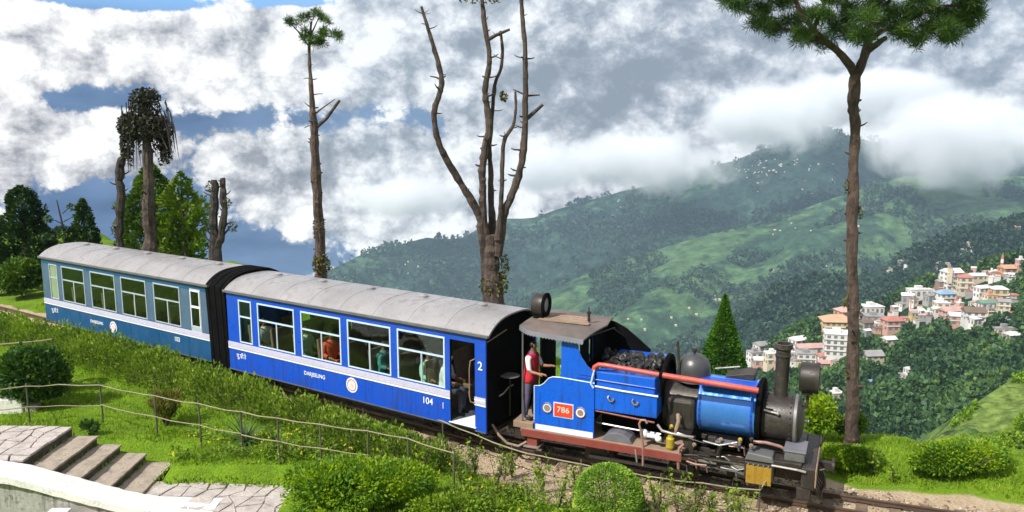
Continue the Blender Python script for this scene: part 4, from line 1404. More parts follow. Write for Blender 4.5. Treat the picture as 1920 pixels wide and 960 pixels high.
def pxline(pts, Y, dy=None):
    """[(px,py,width_px)] at depth Y -> centre points and radii in metres"""
    P, Rr = [], []
    for i, q in enumerate(pts):
        y = Y + (dy[i] if dy else 0)
        P.append(aty(q[0], q[1], y))
        Rr.append(q[2] / S_at(y, q[1]) / 2)
    return P, Rr


def smooth_line(P, Rr, sub=4):
    out, ro = [], []
    n = len(P)
    for i in range(n - 1):
        p0, p1, p2, p3 = P[max(i - 1, 0)], P[i], P[i + 1], P[min(i + 2, n - 1)]
        for k in range(sub):
            t = k / sub
            out.append(0.5 * ((2 * p1) + (p2 - p0) * t + (2 * p0 - 5 * p1 + 4 * p2 - p3) * t * t + (3 * p1 - p0 - 3 * p2 + p3) * t ** 3))
            ro.append(Rr[i] * (1 - t) + Rr[i + 1] * t)
    out.append(P[-1])
    ro.append(Rr[-1])
    return out, ro


def limb(mb, P, Rr, n=8, rough=0.12, sub=4, seed=0):
    P, Rr = smooth_line(P, Rr, sub)
    rnd = random.Random(seed)
    Rr = [r * (1 + rnd.uniform(-rough, rough)) for r in Rr]
    P = [p + Vector((rnd.uniform(-1, 1), rnd.uniform(-1, 1), 0)) * r * rough for p, r in zip(P, Rr)]
    mb.tube(P, Rr, n)
    return P, Rr


def stubs(mb, P, Rr, n, lmin, lmax, seed=0, lo=0.1, hi=1.0):
    rnd = random.Random(seed)
    n = int(n * .62)
    for k in range(n):
        i = int((lo + (hi - lo) * rnd.random()) * (len(P) - 1))
        a = rnd.uniform(0, 6.283)
        d = Vector((math.cos(a), math.sin(a) * .6, rnd.uniform(-.1, .45))).normalized()
        l = lmin + (lmax - lmin) * rnd.random() ** 1.8 * 1.25
        r = min(.035, Rr[i] * rnd.uniform(.2, .42))
        mb.tube([P[i] + d * Rr[i] * .5, P[i] + d * (Rr[i] + l * .6), P[i] + d * (Rr[i] + l) + Vector((0, 0, l * .15))], [r, r * .75, r * .35], 5)


def blob_points(n, c, r, shell=0.5, rng=RNG):
    """points in an ellipsoid, thicker towards its skin"""
    d = rng.normal(size=(n, 3))
    d /= np.linalg.norm(d, axis=1)[:, None]
    t = rng.uniform(shell ** 3, 1, n) ** (1 / 3)
    return np.asarray(c) + d * t[:, None] * np.asarray(r), d


def cone_points(n, base, h, rad, prof, shell=0.55, lump=0.18, seed=0.0):
    """points in a crown of revolution, uneven outline"""
    t = RNG.uniform(0, 1, n * 2)
    a = RNG.uniform(0, 6.283, n * 2)
    w = np.interp(t, [p[0] for p in prof], [p[1] for p in prof])
    keep = RNG.uniform(0, 1, n * 2) < w / max(p[1] for p in prof) + 0.08
    t, a, w = t[keep][:n], a[keep][:n], w[keep][:n]
    lum = 1 + lump * np.array([mnoise.noise((math.cos(q) * 2 + seed, math.sin(q) * 2, z * h * 1.6)) for q, z in zip(a, t)]) * 2
    rr = rad * w * lum * np.sqrt(RNG.uniform(shell, 1.0, len(t)))
    P = np.stack([base[0] + np.cos(a) * rr, base[1] + np.sin(a) * rr, base[2] + t * h], 1)
    D = np.stack([np.cos(a), np.sin(a), np.full(len(a), 0.5)], 1)
    return P, D


def base_at(px, Y):
    x = (px - 960) / 1500.0 * Y / ray(px, 480).y * 1.0
    x = aty(px, 600, Y).x
    return Vector((x, Y, gz(x, Y)))


def conifer(name, label, cat, px, Y, top_py, width_px, mat, n, size, prof, group=None, lump=.2, seed=0.0, bark=None, lift=.15):
    b = base_at(px, Y)
    top = aty(px, top_py, Y).z
    h = top - b.z
    t = thing(name, label, cat, b, 0, group)
    rad = width_px / S_at(Y, 450) / 2
    MB().tube([(0, 0, -.1), (0, 0, h * .5), (0, 0, h * .93)], [rad * .16 + .03, rad * .10 + .02, .012], 7).build('trunk', bark or m_bark, t)
    P, D = cone_points(n, (0, 0, h * lift), h * (1 - lift), rad, prof, .5, lump, seed)
    leafobj('crown', P, size, mat, t, dirs=D, aspect=.42)
    return t


CYP = [(0, .75), (.12, 1), (.35, .95), (.6, .72), (.82, .5), (.95, .3), (1, .05)]
CON = [(0, 1.0), (.05, 1.0), (.3, .78), (.6, .46), (.85, .17), (1, .02)]
FAT = [(0, .6), (.15, .95), (.35, 1), (.6, .8), (.8, .5), (.95, .22), (1, .05)]
conifer('cypress_tree', 'dark dense cypress tree at the far left behind the tail of the train', 'tree', 62, 34.5, 348, 100, lm_cypress, 9000, .20, CYP, lump=.35, seed=1)
conifer('cypress_tree', 'small dark cypress just above the rear end of the teal carriage roof', 'tree', 174, 34, 372, 74, lm_cypress, 5000, .18, [(0, 1), (.4, .85), (.7, .5), (.9, .25), (1, .05)], lump=.45, seed=2)
conifer('conifer_tree', 'broad bushy conifer behind the vine-hung trunk', 'tree', 302, 35, 306, 125, lm_conifer, 11000, .21, FAT, lump=.32, seed=3)
conifer('young_tree', 'bright green leafy tree beside the broad conifer', 'tree', 356, 34, 322, 84, lm_lime, 4500, .22, [(0, .6), (.3, .9), (.55, 1), (.75, .7), (.92, .3), (1, .05)], lump=.6, seed=4)
conifer('topiary_conifer', 'clipped cone shaped conifer behind the engine dome', 'tree', 1358, 18.9, 551, 128, lm_cone, 24000, .075, CON, lump=.07, seed=5, lift=.06)

# loose bare-ish tree between the two cypresses
b = base_at(140, 34)
t = thing('sparse_tree', 'sparse thin-leaved tree between the two dark cypresses', 'tree', b)
mb = MB()
P, Rr = limb(mb, [Vector((0, 0, -.1)), Vector((.05, 0, 1.2)), Vector((-.1, 0, 2.4)), Vector((-.3, 0, 3.9))], [.07, .06, .045, .02], 6)
tips = []
for k in range(9):
    z_ = random.uniform(1.6, 3.7)
    d = Vector((random.uniform(-1, 1), random.uniform(-.6, .6), .35)).normalized()
    e = Vector((-.1, 0, z_)) + d * random.uniform(.5, .95)
    mb.tube([Vector((-.1, 0, z_)), Vector((-.1, 0, z_)).lerp(e, .5) + Vector((0, 0, .06)), e], [.022, .016, .008], 5)
    tips.append(e)
mb.build('trunk', m_barkd, t)
leafobj('crown', np.concatenate([blob_points(70, q, (.26, .26, .16))[0] for q in tips]), .15, lm_cypress, t)

# low bush in front of the far cypress
def bush(name, label, cat, px, Y, w, h, mat, n, size, group=None, stemmat=None, depth=None, shell=.6, lumps=7, sink=.12, up=.5, dirs_up=False, seed=1, z=None):
    b = base_at(px, Y)
    if z is not None:
        b.z = z
    t = thing(name, label, cat, b, 0, group)
    rnd = random.Random(seed)
    mb = MB()
    for k in range(6):
        a = rnd.uniform(0, 6.283)
        mb.tube([(0, 0, -.05), (math.cos(a) * w * .15, math.sin(a) * w * .12, h * .35), (math.cos(a) * w * .33, math.sin(a) * w * .25, h * .75)], [.02, .014, .006], 5)
    mb.build('stem', stemmat or m_twig, t)
    Ps, Ds = [], []
    d_ = depth or w * .8
    for k in range(lumps):
        a = rnd.uniform(0, 6.283)
        q = rnd.uniform(.15, .62) if lumps > 1 else 0
        s = rnd.uniform(.42, .62) if lumps > 1 else 1
        c = (math.cos(a) * w * .5 * q, math.sin(a) * d_ * .5 * q, h * rnd.uniform(.42, .62) if lumps > 1 else h * .5)
        p, d = blob_points(n // lumps, c, (w * .5 * s * 1.05, d_ * .5 * s * 1.05, h * .5 * min(1, s * 1.35)), shell)
        Ps.append(p)
        Ds.append(d)
    P, D = np.concatenate(Ps), np.concatenate(Ds)
    k = P[:, 2] > -.02
    leafobj('foliage', P[k], size, mat, t, dirs=D[k], up=up)
    return t


bush('shrub', 'round mid green shrub at the foot of the far left cypress', 'bush', 50, 32.5, 2.1, 1.75, lm_conifer, 5000, .17, seed=11)
bush('shrub', 'dark shrub cut by the left picture edge behind the gravel track', 'bush', 4, 33, 1.4, 1.3, lm_bush, 2600, .16, seed=12)

# broken trunk with a knobbed top
Y = 33
b = base_at(222, Y)
t = thing('broken_tree', 'thin broken trunk with a knobbly top left of the vine-hung tree', 'tree', (0, 0, 0))
mb = MB()
P, Rr = pxline([(224, 470, 17), (225, 420, 15), (226, 370, 15), (223, 330, 16), (229, 300, 15), (236, 290, 9)], Y)
P.insert(0, Vector((P[0].x, Y, b.z - .1)))
Rr.insert(0, .24)
P, Rr = limb(mb, P, Rr, 8, .2, 4, 3)
stubs(mb, P, Rr, 14, .08, .25, 4, .4)
mb.build('trunk', m_barkd, t)
leafobj('crown', np.concatenate([blob_points(120, aty(236, 292, Y), (.22, .2, .2))[0], blob_points(160, aty(218, 430, Y), (.2, .2, .45))[0]]), .12, lm_mossy, t)

# tall trunk hung with dark creepers
Y = 32.5
t = thing('creeper_tree', 'tall trunk with a drooping dark crown of creepers above the teal carriage', 'tree', (0, 0, 0))
b = base_at(281, Y)
mb = MB()
P, Rr = pxline([(281, 480, 26), (281, 420, 22), (279, 340, 20), (276, 270, 18), (273, 215, 13), (274, 180, 8)], Y)
P.insert(0, Vector((P[0].x, Y, b.z - .1)))
Rr.insert(0, .36)
P, Rr = limb(mb, P, Rr, 9, .15, 4, 5)
for q in [((275, 250), (250, 215), (232, 235)), ((275, 240), (300, 205), (312, 240)), ((274, 200), (258, 180), (246, 200)), ((274, 196), (290, 175), (304, 205)), ((276, 262), (255, 250), (236, 275)), ((276, 262), (300, 250), (314, 280))]:
    a, m_, e = [aty(x, y, Y + random.uniform(-.4, .4)) for x, y in q]
    mb.tube([a, m_, e], [.06, .045, .02], 5)
mb.build('trunk', m_bark, t)
crown = [blob_points(1500, aty(268, 236, Y), (1.05, .8, .62), .2)[0], blob_points(620, aty(272, 182, Y), (.62, .5, .40), .2)[0], blob_points(450, aty(270, 206, Y), (.62, .55, .5), .2)[0], blob_points(420, aty(309, 280, Y), (.22, .3, .65), .2)[0], blob_points(300, aty(238, 275, Y), (.25, .3, .5), .2)[0], blob_points(520, aty(302, 250, Y), (.48, .4, .75), .3)[0], blob_points(520, aty(241, 240, Y), (.45, .4, .62), .3)[0]]
leafobj('crown', np.concatenate(crown), .16, lm_moss, t)
mb = MB()
rs = random.Random(21)
for k in range(96):
    px_ = rs.choice([rs.uniform(226, 256), rs.uniform(290, 322), rs.uniform(240, 312)])
    p0 = aty(px_, rs.uniform(180, 250), Y + rs.uniform(-.5, .5))
    l = rs.uniform(.5, 1.7)
    o_ = rs.uniform(-.15, .15) + (px_ - 274) / 300
    mb.tube([p0, p0 + Vector((o_ * .6, 0, -l * .4)), p0 + Vector((o_, rs.uniform(-.1, .1), -l))], [.022, .018, .008], 4)
tag(mb.build('hanging_creeper', m_barkd, t), kind='stuff')
leafobj('creeper_leaf', np.concatenate([blob_points(40, aty(rs.uniform(226, 322), rs.uniform(235, 300), Y), (.10, .1, .35))[0] for k in range(16)] + [blob_points(350, aty(279, 400, Y), (.32, .3, 1.5))[0]]), .12, lm_moss, t)['kind'] = 'stuff'

# twin stump
Y = 31
t = thing('twin_trunk', 'forked pollarded trunk with two bare stems right of the bright tree', 'tree', (0, 0, 0))
b = base_at(404, Y)
mb = MB()
for q in [[(402, 485, 22), (402, 440, 17), (401, 400, 15), (403, 360, 14), (402, 337, 12)], [(406, 480, 22), (414, 440, 15), (421, 400, 13), (418, 360, 12), (417, 334, 10)]]:
    P, Rr = pxline(q, Y)
    P.insert(0, Vector((P[0].x, Y, b.z - .1)))
    Rr.insert(0, .3)
    P, Rr = limb(mb, P, Rr, 8, .16, 4, q[0][0])
    stubs(mb, P, Rr, 12, .08, .3, q[1][0], .35)
for q in [((420, 440), (432, 425), (440, 420)), ((402, 450), (388, 430), (378, 400)), ((402, 460), (385, 445), (380, 430))]:
    mb.tube([aty(x, y, Y) for x, y in q], [.045, .03, .012], 5)
mb.build('trunk', m_barkd, t)
leafobj('crown', np.concatenate([blob_points(90, aty(x, y, Y), (.2, .2, .25))[0] for x, y in ((395, 350), (436, 425), (425, 380))]), .1, lm_mossy, t)


def tuft_crown(name, centers, n, length, mat, parent, spread=.30):
    """tufts of pine needles radiating from twig ends"""
    Ps, Ds = [], []
    for c in centers:
        d = RNG.normal(size=(n, 3))
        d[:, 2] += .35
        d /= np.linalg.norm(d, axis=1)[:, None]
        Ps.append(np.asarray(c) + d * RNG.uniform(.3, 1.0, (n, 1)) * spread)
        Ds.append(d * 2)
    return leafobj(name, np.concatenate(Ps), length, mat, parent, dirs=np.concatenate(Ds), aspect=.075)


# slender pine with a small top
Y = 26
t = thing('slender_pine', 'slender lopped pine with a small tuft at its tip behind the two carriages', 'tree', (0, 0, 0))
b = base_at(603, Y)
mb = MB()
P, Rr = pxline([(603, 530, 22), (601, 480, 20), (597, 400, 20), (592, 310, 18), (589, 240, 15), (584, 180, 9), (581, 130, 7), (580, 85, 5), (584, 40, 4)], Y)
P.insert(0, Vector((P[0].x, Y, b.z - .1)))
Rr.insert(0, .26)
P, Rr = limb(mb, P, Rr, 9, .14, 5, 8)
stubs(mb, P, Rr, 46, .05, .14, 9, .2, .9)
for q, w in [(((592, 240), (612, 222), (637, 188)), (.065, .06, .045)), (((588, 215), (604, 203), (628, 186)), (.03, .024, .014)), (((587, 205), (578, 198), (571, 192)), (.03, .02, .012)), (((584, 150), (576, 146), (569, 148)), (.02, .016, .01)), (((585, 178), (597, 176), (606, 176)), (.02, .016, .01)), (((589, 236), (578, 236), (570, 240)), (.02, .018, .01)), (((580, 88), (560, 60), (545, 44)), (.03, .024, .016)), (((580, 85), (605, 66), (628, 70)), (.03, .024, .016)), (((581, 70), (592, 46), (600, 28)), (.03, .02, .014))]:
    mb.tube([aty(x, y, Y) for x, y in q], list(w), 6)
mb.build('trunk', m_barkp, t)
cs = []
for x, y, r_, k in [(549, 44, 9, 5), (570, 34, 9, 5), (594, 28, 11, 6), (612, 40, 7, 3), (576, 62, 9, 5), (600, 60, 10, 6), (628, 68, 9, 6), (588, 78, 11, 6), (606, 84, 9, 4), (568, 72, 7, 3)]:
    for _ in range(k):
        cs.append(aty(x + random.uniform(-r_, r_), y + random.uniform(-r_ * .7, r_ * .7), Y + random.uniform(-.4, .4)))
tuft_crown('crown', cs, 80, .20, lm_pine, t, .17)
leafobj('moss_tuft', np.concatenate([blob_points(420, aty(602, 495, Y), (.30, .3, .42))[0], blob_points(200, aty(598, 430, Y), (.2, .2, .5))[0]]), .11, lm_mossy, t)['kind'] = 'stuff'

# big dead tree
Y = 22
t = thing('dead_tree', 'large dead lopped tree with several bare upright limbs behind the blue carriage', 'tree', (0, 0, 0))
b = base_at(926, Y)
mb = MB()
P, Rr = pxline([(926, 575, 42), (922, 520, 35), (920, 470, 28), (919, 440, 18)], Y)
P.insert(0, Vector((P[0].x, Y, b.z - .1)))
Rr.insert(0, .48)
limb(mb, P, Rr, 12, .08, 4, 1)
KW = .74
LIMBS = [
    ([(910, 540, 18), (907, 480, 20), (903, 430, 20), (896, 398, 20), (874, 360, 19), (848, 318, 18), (827, 278, 16), (816, 240, 15), (815, 205, 15), (826, 170, 14), (827, 140, 13), (815, 95, 12), (803, 55, 9), (790, 12, 7)], [0, 0, 0, 0, -.1, -.3, -.5, -.6, -.6, -.6, -.6, -.6, -.6, -.6], 26),
    ([(916, 480, 22), (906, 400, 20), (905, 350, 18), (904, 320, 20), (909, 280, 19), (917, 240, 18), (913, 200, 16), (909, 170, 15), (916, 130, 14), (917, 95, 13), (909, 50, 12), (904, 0, 11), (900, -50, 9)], [0] * 13, 26),
    ([(924, 460, 24), (922, 400, 18), (920, 330, 13), (918, 280, 12), (922, 220, 11), (928, 160, 10), (940, 125, 9), (942, 90, 8), (938, 58, 6)], [.2] * 9, 14),
    ([(934, 450, 20), (939, 400, 13), (941, 350, 11), (942, 300, 11), (946, 262, 11), (962, 235, 8), (967, 205, 7), (966, 172, 6)], [-.2] * 8, 12),
    ([(934, 480, 24), (943, 408, 21), (958, 370, 21), (972, 330, 19), (980, 290, 18), (984, 240, 16), (985, 190, 15), (985, 130, 13), (984, 80, 12), (979, 30, 11), (977, -20, 10), (975, -60, 8)], [-.1] * 12, 30)]
for i, (q, dy, ns) in enumerate(LIMBS):
    P, Rr = pxline([(x, y, w * KW) for x, y, w in q], Y, dy)
    P, Rr = limb(mb, P, Rr, 9, .13, 5, 30 + i)
    stubs(mb, P, Rr, ns, .05, .22, 50 + i, .2)
for q, w in [(((914, 75), (930, 66), (956, 55)), (.06, .05, .035)), (((985, 225), (1000, 212), (1018, 196)), (.07, .06, .045)), (((984, 180), (997, 179), (1012, 178)), (.035, .03, .02)), (((985, 178), (972, 172), (962, 168)), (.03, .025, .015)), (((827, 150), (818, 145), (806, 143)), (.03, .025, .015)), (((986, 110), (996, 110), (1002, 108)), (.03, .02, .015))]:
    mb.tube([aty(x, y, Y) for x, y in q], list(w), 6)
mb.build('trunk', m_bark, t)
leafobj('moss_tuft', np.concatenate([blob_points(500, aty(926, 535, Y), (.42, .4, .38))[0], blob_points(160, aty(942, 500, Y), (.2, .2, .4))[0], blob_points(60, aty(944, 180, Y), (.12, .12, .16))[0], blob_points(40, aty(900, 2, Y), (.6, .2, .08))[0]]), .11, lm_mossy, t)['kind'] = 'stuff'

# tall pine on the right
Y = 17.2
t = thing('tall_pine', 'tall umbrella shaped pine on the right edge above the front of the engine', 'tree', (0, 0, 0))
b = base_at(1599, Y)
mb = MB()
P, Rr = pxline([(1597, 820, 26), (1599, 740, 23), (1600, 640, 21.5), (1598, 520, 21), (1598, 420, 20), (1600, 320, 18.5), (1603, 240, 18.5), (1600, 190, 20), (1606, 132, 20)], Y)
P.insert(0, Vector((P[0].x, Y, b.z - .1)))
Rr.insert(0, .20)
P, Rr = limb(mb, P, Rr, 12, .12, 6, 77)
stubs(mb, P, Rr, 40, .03, .13, 78, .2)
BR = [([(1604, 140, 18), (1580, 105, 14), (1548, 78, 12), (1525, 55, 11), (1500, 20, 9), (1480, -30, 7)], [0, 0, -.1, -.2, -.2, -.3]),
      ([(1606, 140, 20), (1622, 100, 16), (1628, 70, 15), (1640, 30, 12), (1650, -30, 9), (1650, -90, 6)], [0, .1, .1, .2, .2, .2]),
      ([(1622, 100, 13), (1645, 82, 11), (1662, 70, 8)], [.1, .1, .1]),
      ([(1628, 75, 13), (1660, 55, 10), (1700, 40, 8), (1750, 15, 6), (1800, 10, 4)], [.1, 0, -.2, -.3, -.4]),
      ([(1545, 78, 9), (1500, 60, 7), (1450, 50, 5), (1400, 20, 4)], [-.1, -.2, -.3, -.4]),
      ([(1525, 55, 9), (1540, 20, 7), (1560, -30, 5)], [-.2, -.5, -.9]),
      ([(1640, 30, 9), (1690, -20, 6), (1740, -50, 5)], [.2, .8, 1.2])]
for i, (q, dy) in enumerate(BR):
    P, Rr = pxline(q, Y, dy)
    P, Rr = limb(mb, P, Rr, 7, .12, 4, 90 + i)
    stubs(mb, P, Rr, 6, .04, .12, 95 + i)
mb.build('trunk', m_barkp, t)
cs = []
rp = random.Random(5)
CL = [(1372, 8), (1398, 20), (1420, 48), (1446, 62), (1440, 20), (1476, 48), (1480, 8), (1502, 72), (1515, 30), (1538, 80), (1546, 38), (1560, 6), (1578, 50), (1590, 66), (1596, 24), (1618, 74), (1625, 36), (1640, 8),
      (1652, 48), (1672, 22), (1690, 66), (1702, 36), (1712, 78), (1722, 8), (1738, 52), (1750, 22), (1764, 60), (1778, 76), (1786, 34), (1804, 50), (1812, 16), (1826, 34), (1832, 6)]
for k in range(60):
    x = rp.uniform(1380, 1825)
    u = (x - 1600) / 235
    CL.append((x, -8 - rp.random() * 150 * math.sqrt(max(.05, 1 - u * u))))
for x, y in CL:
    u = (x - 1598) / 245
    yo = Y + rp.uniform(-1, 1) * 1.9 * math.sqrt(max(0.02, 1 - u * u))
    for k in range(13):
        cs.append(aty(x + rp.gauss(0, 12), y - 5 + rp.gauss(0, 7), yo + rp.gauss(0, .18)))
tuft_crown('crown', cs, 85, .165, lm_pine, t, .17)
mossy = leafobj('moss_tuft', np.concatenate([blob_points(60, aty(x, y, Y), (.07, .1, .16))[0] for x, y in ((1585, 565), (1588, 350), (1612, 400), (1590, 700))]), .06, lm_mossy, t)
mossy['kind'] = 'stuff'

# ------------------------------------------------------------------ hedge along the near side of the train
def strip_points(n, s0, s1, off, half, hfun, shell=.35):
    s = RNG.uniform(s0, s1, n)
    k = np.clip(np.searchsorted(TRK_S, s) - 1, 0, len(TA) - 2)
    t = TA[k + 1] - TA[k]
    t /= np.linalg.norm(t, axis=1)[:, None]
    fr_ = (s - TRK_S[k])[:, None]
    c = TA[k] + t * fr_
    a = RNG.uniform(0, math.pi, n)
    q = np.sqrt(RNG.uniform(shell, 1, n))
    h = hfun(s)
    w = half * (1 + .35 * np.array([mnoise.noise((x * .9, 3.3, 0)) for x in s]))
    lat = off + np.cos(a) * q * w
    z = np.sin(a) ** .7 * q * h
    X = c[:, 0] - t[:, 1] * lat
    Yy = c[:, 1] + t[:, 0] * lat
    Z = ground_z(X, Yy) + z
    D = np.stack([-t[:, 1] * np.cos(a), t[:, 0] * np.cos(a), np.sin(a) + .4], 1)
    return np.stack([X, Yy, Z], 1), D


sc1 = TRK_S[260] - 7.2     # arc length at the tail of the blue carriage
def hedge_h(s):
    b = np.interp(s, [sc1 - 18, sc1 - 9, sc1 - 3, sc1 + 2, sc1 + 7.5], [.92, .94, 1.1, .86, .62])
    return b * (1 + .34 * np.array([mnoise.noise((x * 1.1, 0, 7.0)) for x in s]) + .24 * np.array([mnoise.noise((x * 3.3, 0, 1.0)) for x in s]))


hg = thing('hedge', 'long loose hedge running along the near side of both carriages', 'hedge', (0, 0, 0))
P, D = strip_points(42000, sc1 - 17.5, sc1 + 7.8, -2.05, .45, hedge_h)
leafobj('foliage', P, .09, lm_hedge, hg, dirs=D, up=1.2)
P, D = strip_points(2600, sc1 - 17.5, sc1 + 7.9, -2.1, .50, lambda q: hedge_h(q) * 1.16, .8)
leafobj('sprig', P, .12, lm_lime, hg, dirs=D, up=1.0)['kind'] = 'stuff'
mb = MB()
for k in range(230):
    p, d = strip_points(1, sc1 - 17, sc1 + 7.6, -2.25, .22, hedge_h)
    x, y = p[0][0], p[0][1]
    z = gz(x, y)
    hh = random.uniform(.3, .75)
    mb.tube([(x, y, z - .02), (x + random.uniform(-.08, .08), y, z + hh * .5), (x + random.uniform(-.15, .15), y + random.uniform(-.1, .1), z + hh)], [.011, .009, .005], 4)
tag(mb.build('stem', m_twig, hg), kind='stuff')

# ------------------------------------------------------------------ lawn grass, low weeds
n = 230000
X = RNG.uniform(-19, 12, n)
Yg = 13.3 + 22 * RNG.uniform(0, 1, n) ** 1.6
d, tz, s_ = track_d(X, Yg)
keep = (dirt_at(X, Yg) < RNG.uniform(.15, .5, n)) & (np.abs(d) > 1.0) & (d < d_edge(X) + 1.2) & ~((Yg < 15.8) & (X < -4.0)) & (np.abs(X) < Yg * .66 + .5)
keep &= ~((X > -11.5) & (X < -7.2) & (Yg < 16.95) & (Yg > 14))
X, Yg = X[keep], Yg[keep]
Z = ground_z(X, Yg)
clump = np.array([mnoise.noise((x * 1.3, y * 1.3, 9)) for x, y in zip(X, Yg)])
sz = .085 * (1 + .8 * np.clip(clump, -.6, 1))
V, F = leaves(np.stack([X, Yg, Z + sz * .42], 1), sz, up=1.6, aspect=.22, dirs=np.tile([0, 0, 1.3], (len(X), 1)))
gr = obj_np('grass', V, F, lm_grass)
tag(gr, 'short bright lawn grass between the hedge and the bamboo fence', 'grass', kind='stuff')

n = 34000
X = RNG.uniform(-7.4, 6.2, n)
Yg = RNG.uniform(13.0, 17.5, n)
d, tz, s_ = track_d(X, Yg)
patch = np.array([mnoise.noise((x * 1.1, y * 1.1, 4)) for x, y in zip(X, Yg)])
keep = (d < -2.0) & (dirt_at(X, Yg) < .5) & (patch > -.18) & ((X + .9 * (Yg - 13) > -4.6) | ((X > -7.4) & (Yg < 16.9))) & ~((Yg < 15.9) & (X < -4.0))
X, Yg, patch = X[keep], Yg[keep], patch[keep]
hz_ = np.clip(.10 + .40 * (patch + .2), .05, .45) * RNG.uniform(.15, 1, len(X)) ** .8
V, F = leaves(np.stack([X, Yg, ground_z(X, Yg) + hz_], 1), .085, up=1.3, aspect=.5)
gc = obj_np('ground_cover', V, F, lm_weed)
tag(gc, 'rough leafy ground cover on the bank below the train', 'ground cover', kind='stuff')
n = 260
X = RNG.uniform(-7.5, 2.5, n)
Yg = RNG.uniform(13.6, 17.0, n)
d, tz, s_ = track_d(X, Yg)
k = (d < -2.2) & ~((Yg < 15.9) & (X < -4.0))
P = np.stack([X[k], Yg[k], ground_z(X[k], Yg[k]) + RNG.uniform(.15, .4, k.sum())], 1)
P = np.repeat(P, 5, 0) + RNG.normal(size=(len(P) * 5, 3)) * .018
tag(leafobj('wildflowers', P, .045, m_petal, aspect=.8), 'tiny yellow wildflowers dotted over the bank', 'flowers', kind='stuff')

# ------------------------------------------------------------------ near bushes
bush('broadleaf_bush', 'large dark leafy bush with a lime crown at the left edge of the lawn', 'bush', 52, 19.2, 1.75, 1.75, lm_bush, 6500, .13, lumps=9, seed=3, shell=.7)
bush('broadleaf_bush', 'small lime topped bush tucked behind the left lawn bush', 'bush', 84, 20.6, 1.3, 1.2, lm_lime, 3000, .11, lumps=6, seed=4)
bush('garden_shrub', 'wide bright yellow-green shrub at the bottom beside the paved path', 'bush', 655, 13.75, 2.95, 1.0, lm_yellow, 15000, .075, lumps=12, seed=5, depth=1.5, shell=.7)
bush('garden_shrub', 'low green shrub cut by the bottom edge between the yellow shrub and the clipped ball', 'bush', 850, 13.5, 1.9, .55, lm_weed, 5000, .07, lumps=9, seed=6, depth=1.0)
bush('clipped_ball', 'smooth round clipped light green bush at the bottom centre', 'bush', 1148, 13.75, 1.25, 1.22, lm_ball, 15000, .05, lumps=1, seed=7, depth=1.25, shell=.9, z=-.33)
bush('small_plant', 'little dark plant at the top of the stone steps', 'bush', 150, 17.3, .55, .4, lm_bush, 500, .09, lumps=3, seed=8)
bush('verge_bush', 'low rounded bush on the far verge ahead of the engine', 'bush', 1618, 16.2, 1.5, .52, lm_yellow, 6500, .07, lumps=8, seed=9, depth=.8, shell=.7)
bush('verge_hedge', 'long low bright hedge on the far verge at the right edge', 'hedge', 1822, 15.75, 2.5, .78, lm_yellow, 12000, .07, lumps=14, seed=10, depth=.95, shell=.7)
bush('lime_shrub', 'tall loose yellow-green shrub between the smokebox and the tall pine', 'bush', 1545, 17.4, 1.0, 1.15, lm_yellow, 2200, .10, lumps=7, seed=13)
bush('lime_shrub', 'yellow-green leaves clustered round the foot of the tall pine', 'bush', 1612, 17.6, .9, .75, lm_lime, 1600, .10, lumps=5, seed=14)

# olive brush with upswept twigs
b = base_at(298, 18.0)
t = thing('brush_shrub', 'olive brown shrub with upswept brushy shoots on the lawn', 'bush', b)
mb = MB()
Ps, Ds = [], []
for k in range(70):
    a, q = random.uniform(0, 6.283), random.random() ** .6
    e = Vector((math.cos(a) * .48 * q, math.sin(a) * .42 * q, random.uniform(.75, 1.08) - .25 * q))
    m_ = e * .5 + Vector((0, 0, .04))
    if k < 16:
        mb.tube([(0, 0, -.05), m_ * .6, e * .9], [.022, .014, .005], 5)
    for u in np.linspace(.42, 1, 26):
        Ps.append(np.array(e * u) + RNG.normal(size=3) * .035)
        Ds.append(np.array(e.normalized()) * 1.6)
mb.build('stem', m_twig, t)
leafobj('foliage', np.array(Ps), .12, lm_olive, t, dirs=np.array(Ds), aspect=.25)

# spiky plants: every blade its own part
def spiky(label, px, Y, n, L, seed):
    b = base_at(px, Y)
    t = thing('yucca_plant', label, 'plant', b)
    rnd = random.Random(seed)
    MB().tube([(0, 0, -.05), (0, 0, .10)], [.06, .05], 8).build('stem', m_twig, t)
    prof = [(0, .018), (.35, .030), (.7, .020), (1, .001)]
    vs, fs = [], []
    for i, (u, w) in enumerate(prof):
        z_ = -.25 * u * u
        vs += [(u, -w, z_), (u, 0, z_ - .008), (u, w, z_)]
    for i in range(3):
        a = i * 3
        fs += [(a, a + 1, a + 4, a + 3), (a + 1, a + 2, a + 5, a + 4)]
    me = MB().add(vs, fs).mesh('leaf', lm_yucca)
    for k in range(n):
        o = bpy.data.objects.new('leaf', me)
        a = 6.283 * k / n + rnd.uniform(-.2, .2)
        tilt = -rnd.uniform(.15, 1.35)
        o.matrix_local = Matrix.Translation((0, 0, .08)) @ Matrix.Rotation(a, 4, 'Z') @ Matrix.Rotation(tilt, 4, 'Y') @ Matrix.Diagonal((L * rnd.uniform(.75, 1.15), 1.0, L, 1))
        link(o, t)
        o.matrix_local = Matrix.Translation((0, 0, .08)) @ Matrix.Rotation(a, 4, 'Z') @ Matrix.Rotation(tilt, 4, 'Y') @ Matrix.Diagonal((L * rnd.uniform(.75, 1.15), 1.0, L, 1))
spiky('spiky yucca with stiff dark blades behind the bamboo fence', 449, 17.0, 26, .62, 2)
spiky('smaller half-hidden yucca right of the larger one', 508, 16.6, 18, .45, 3)

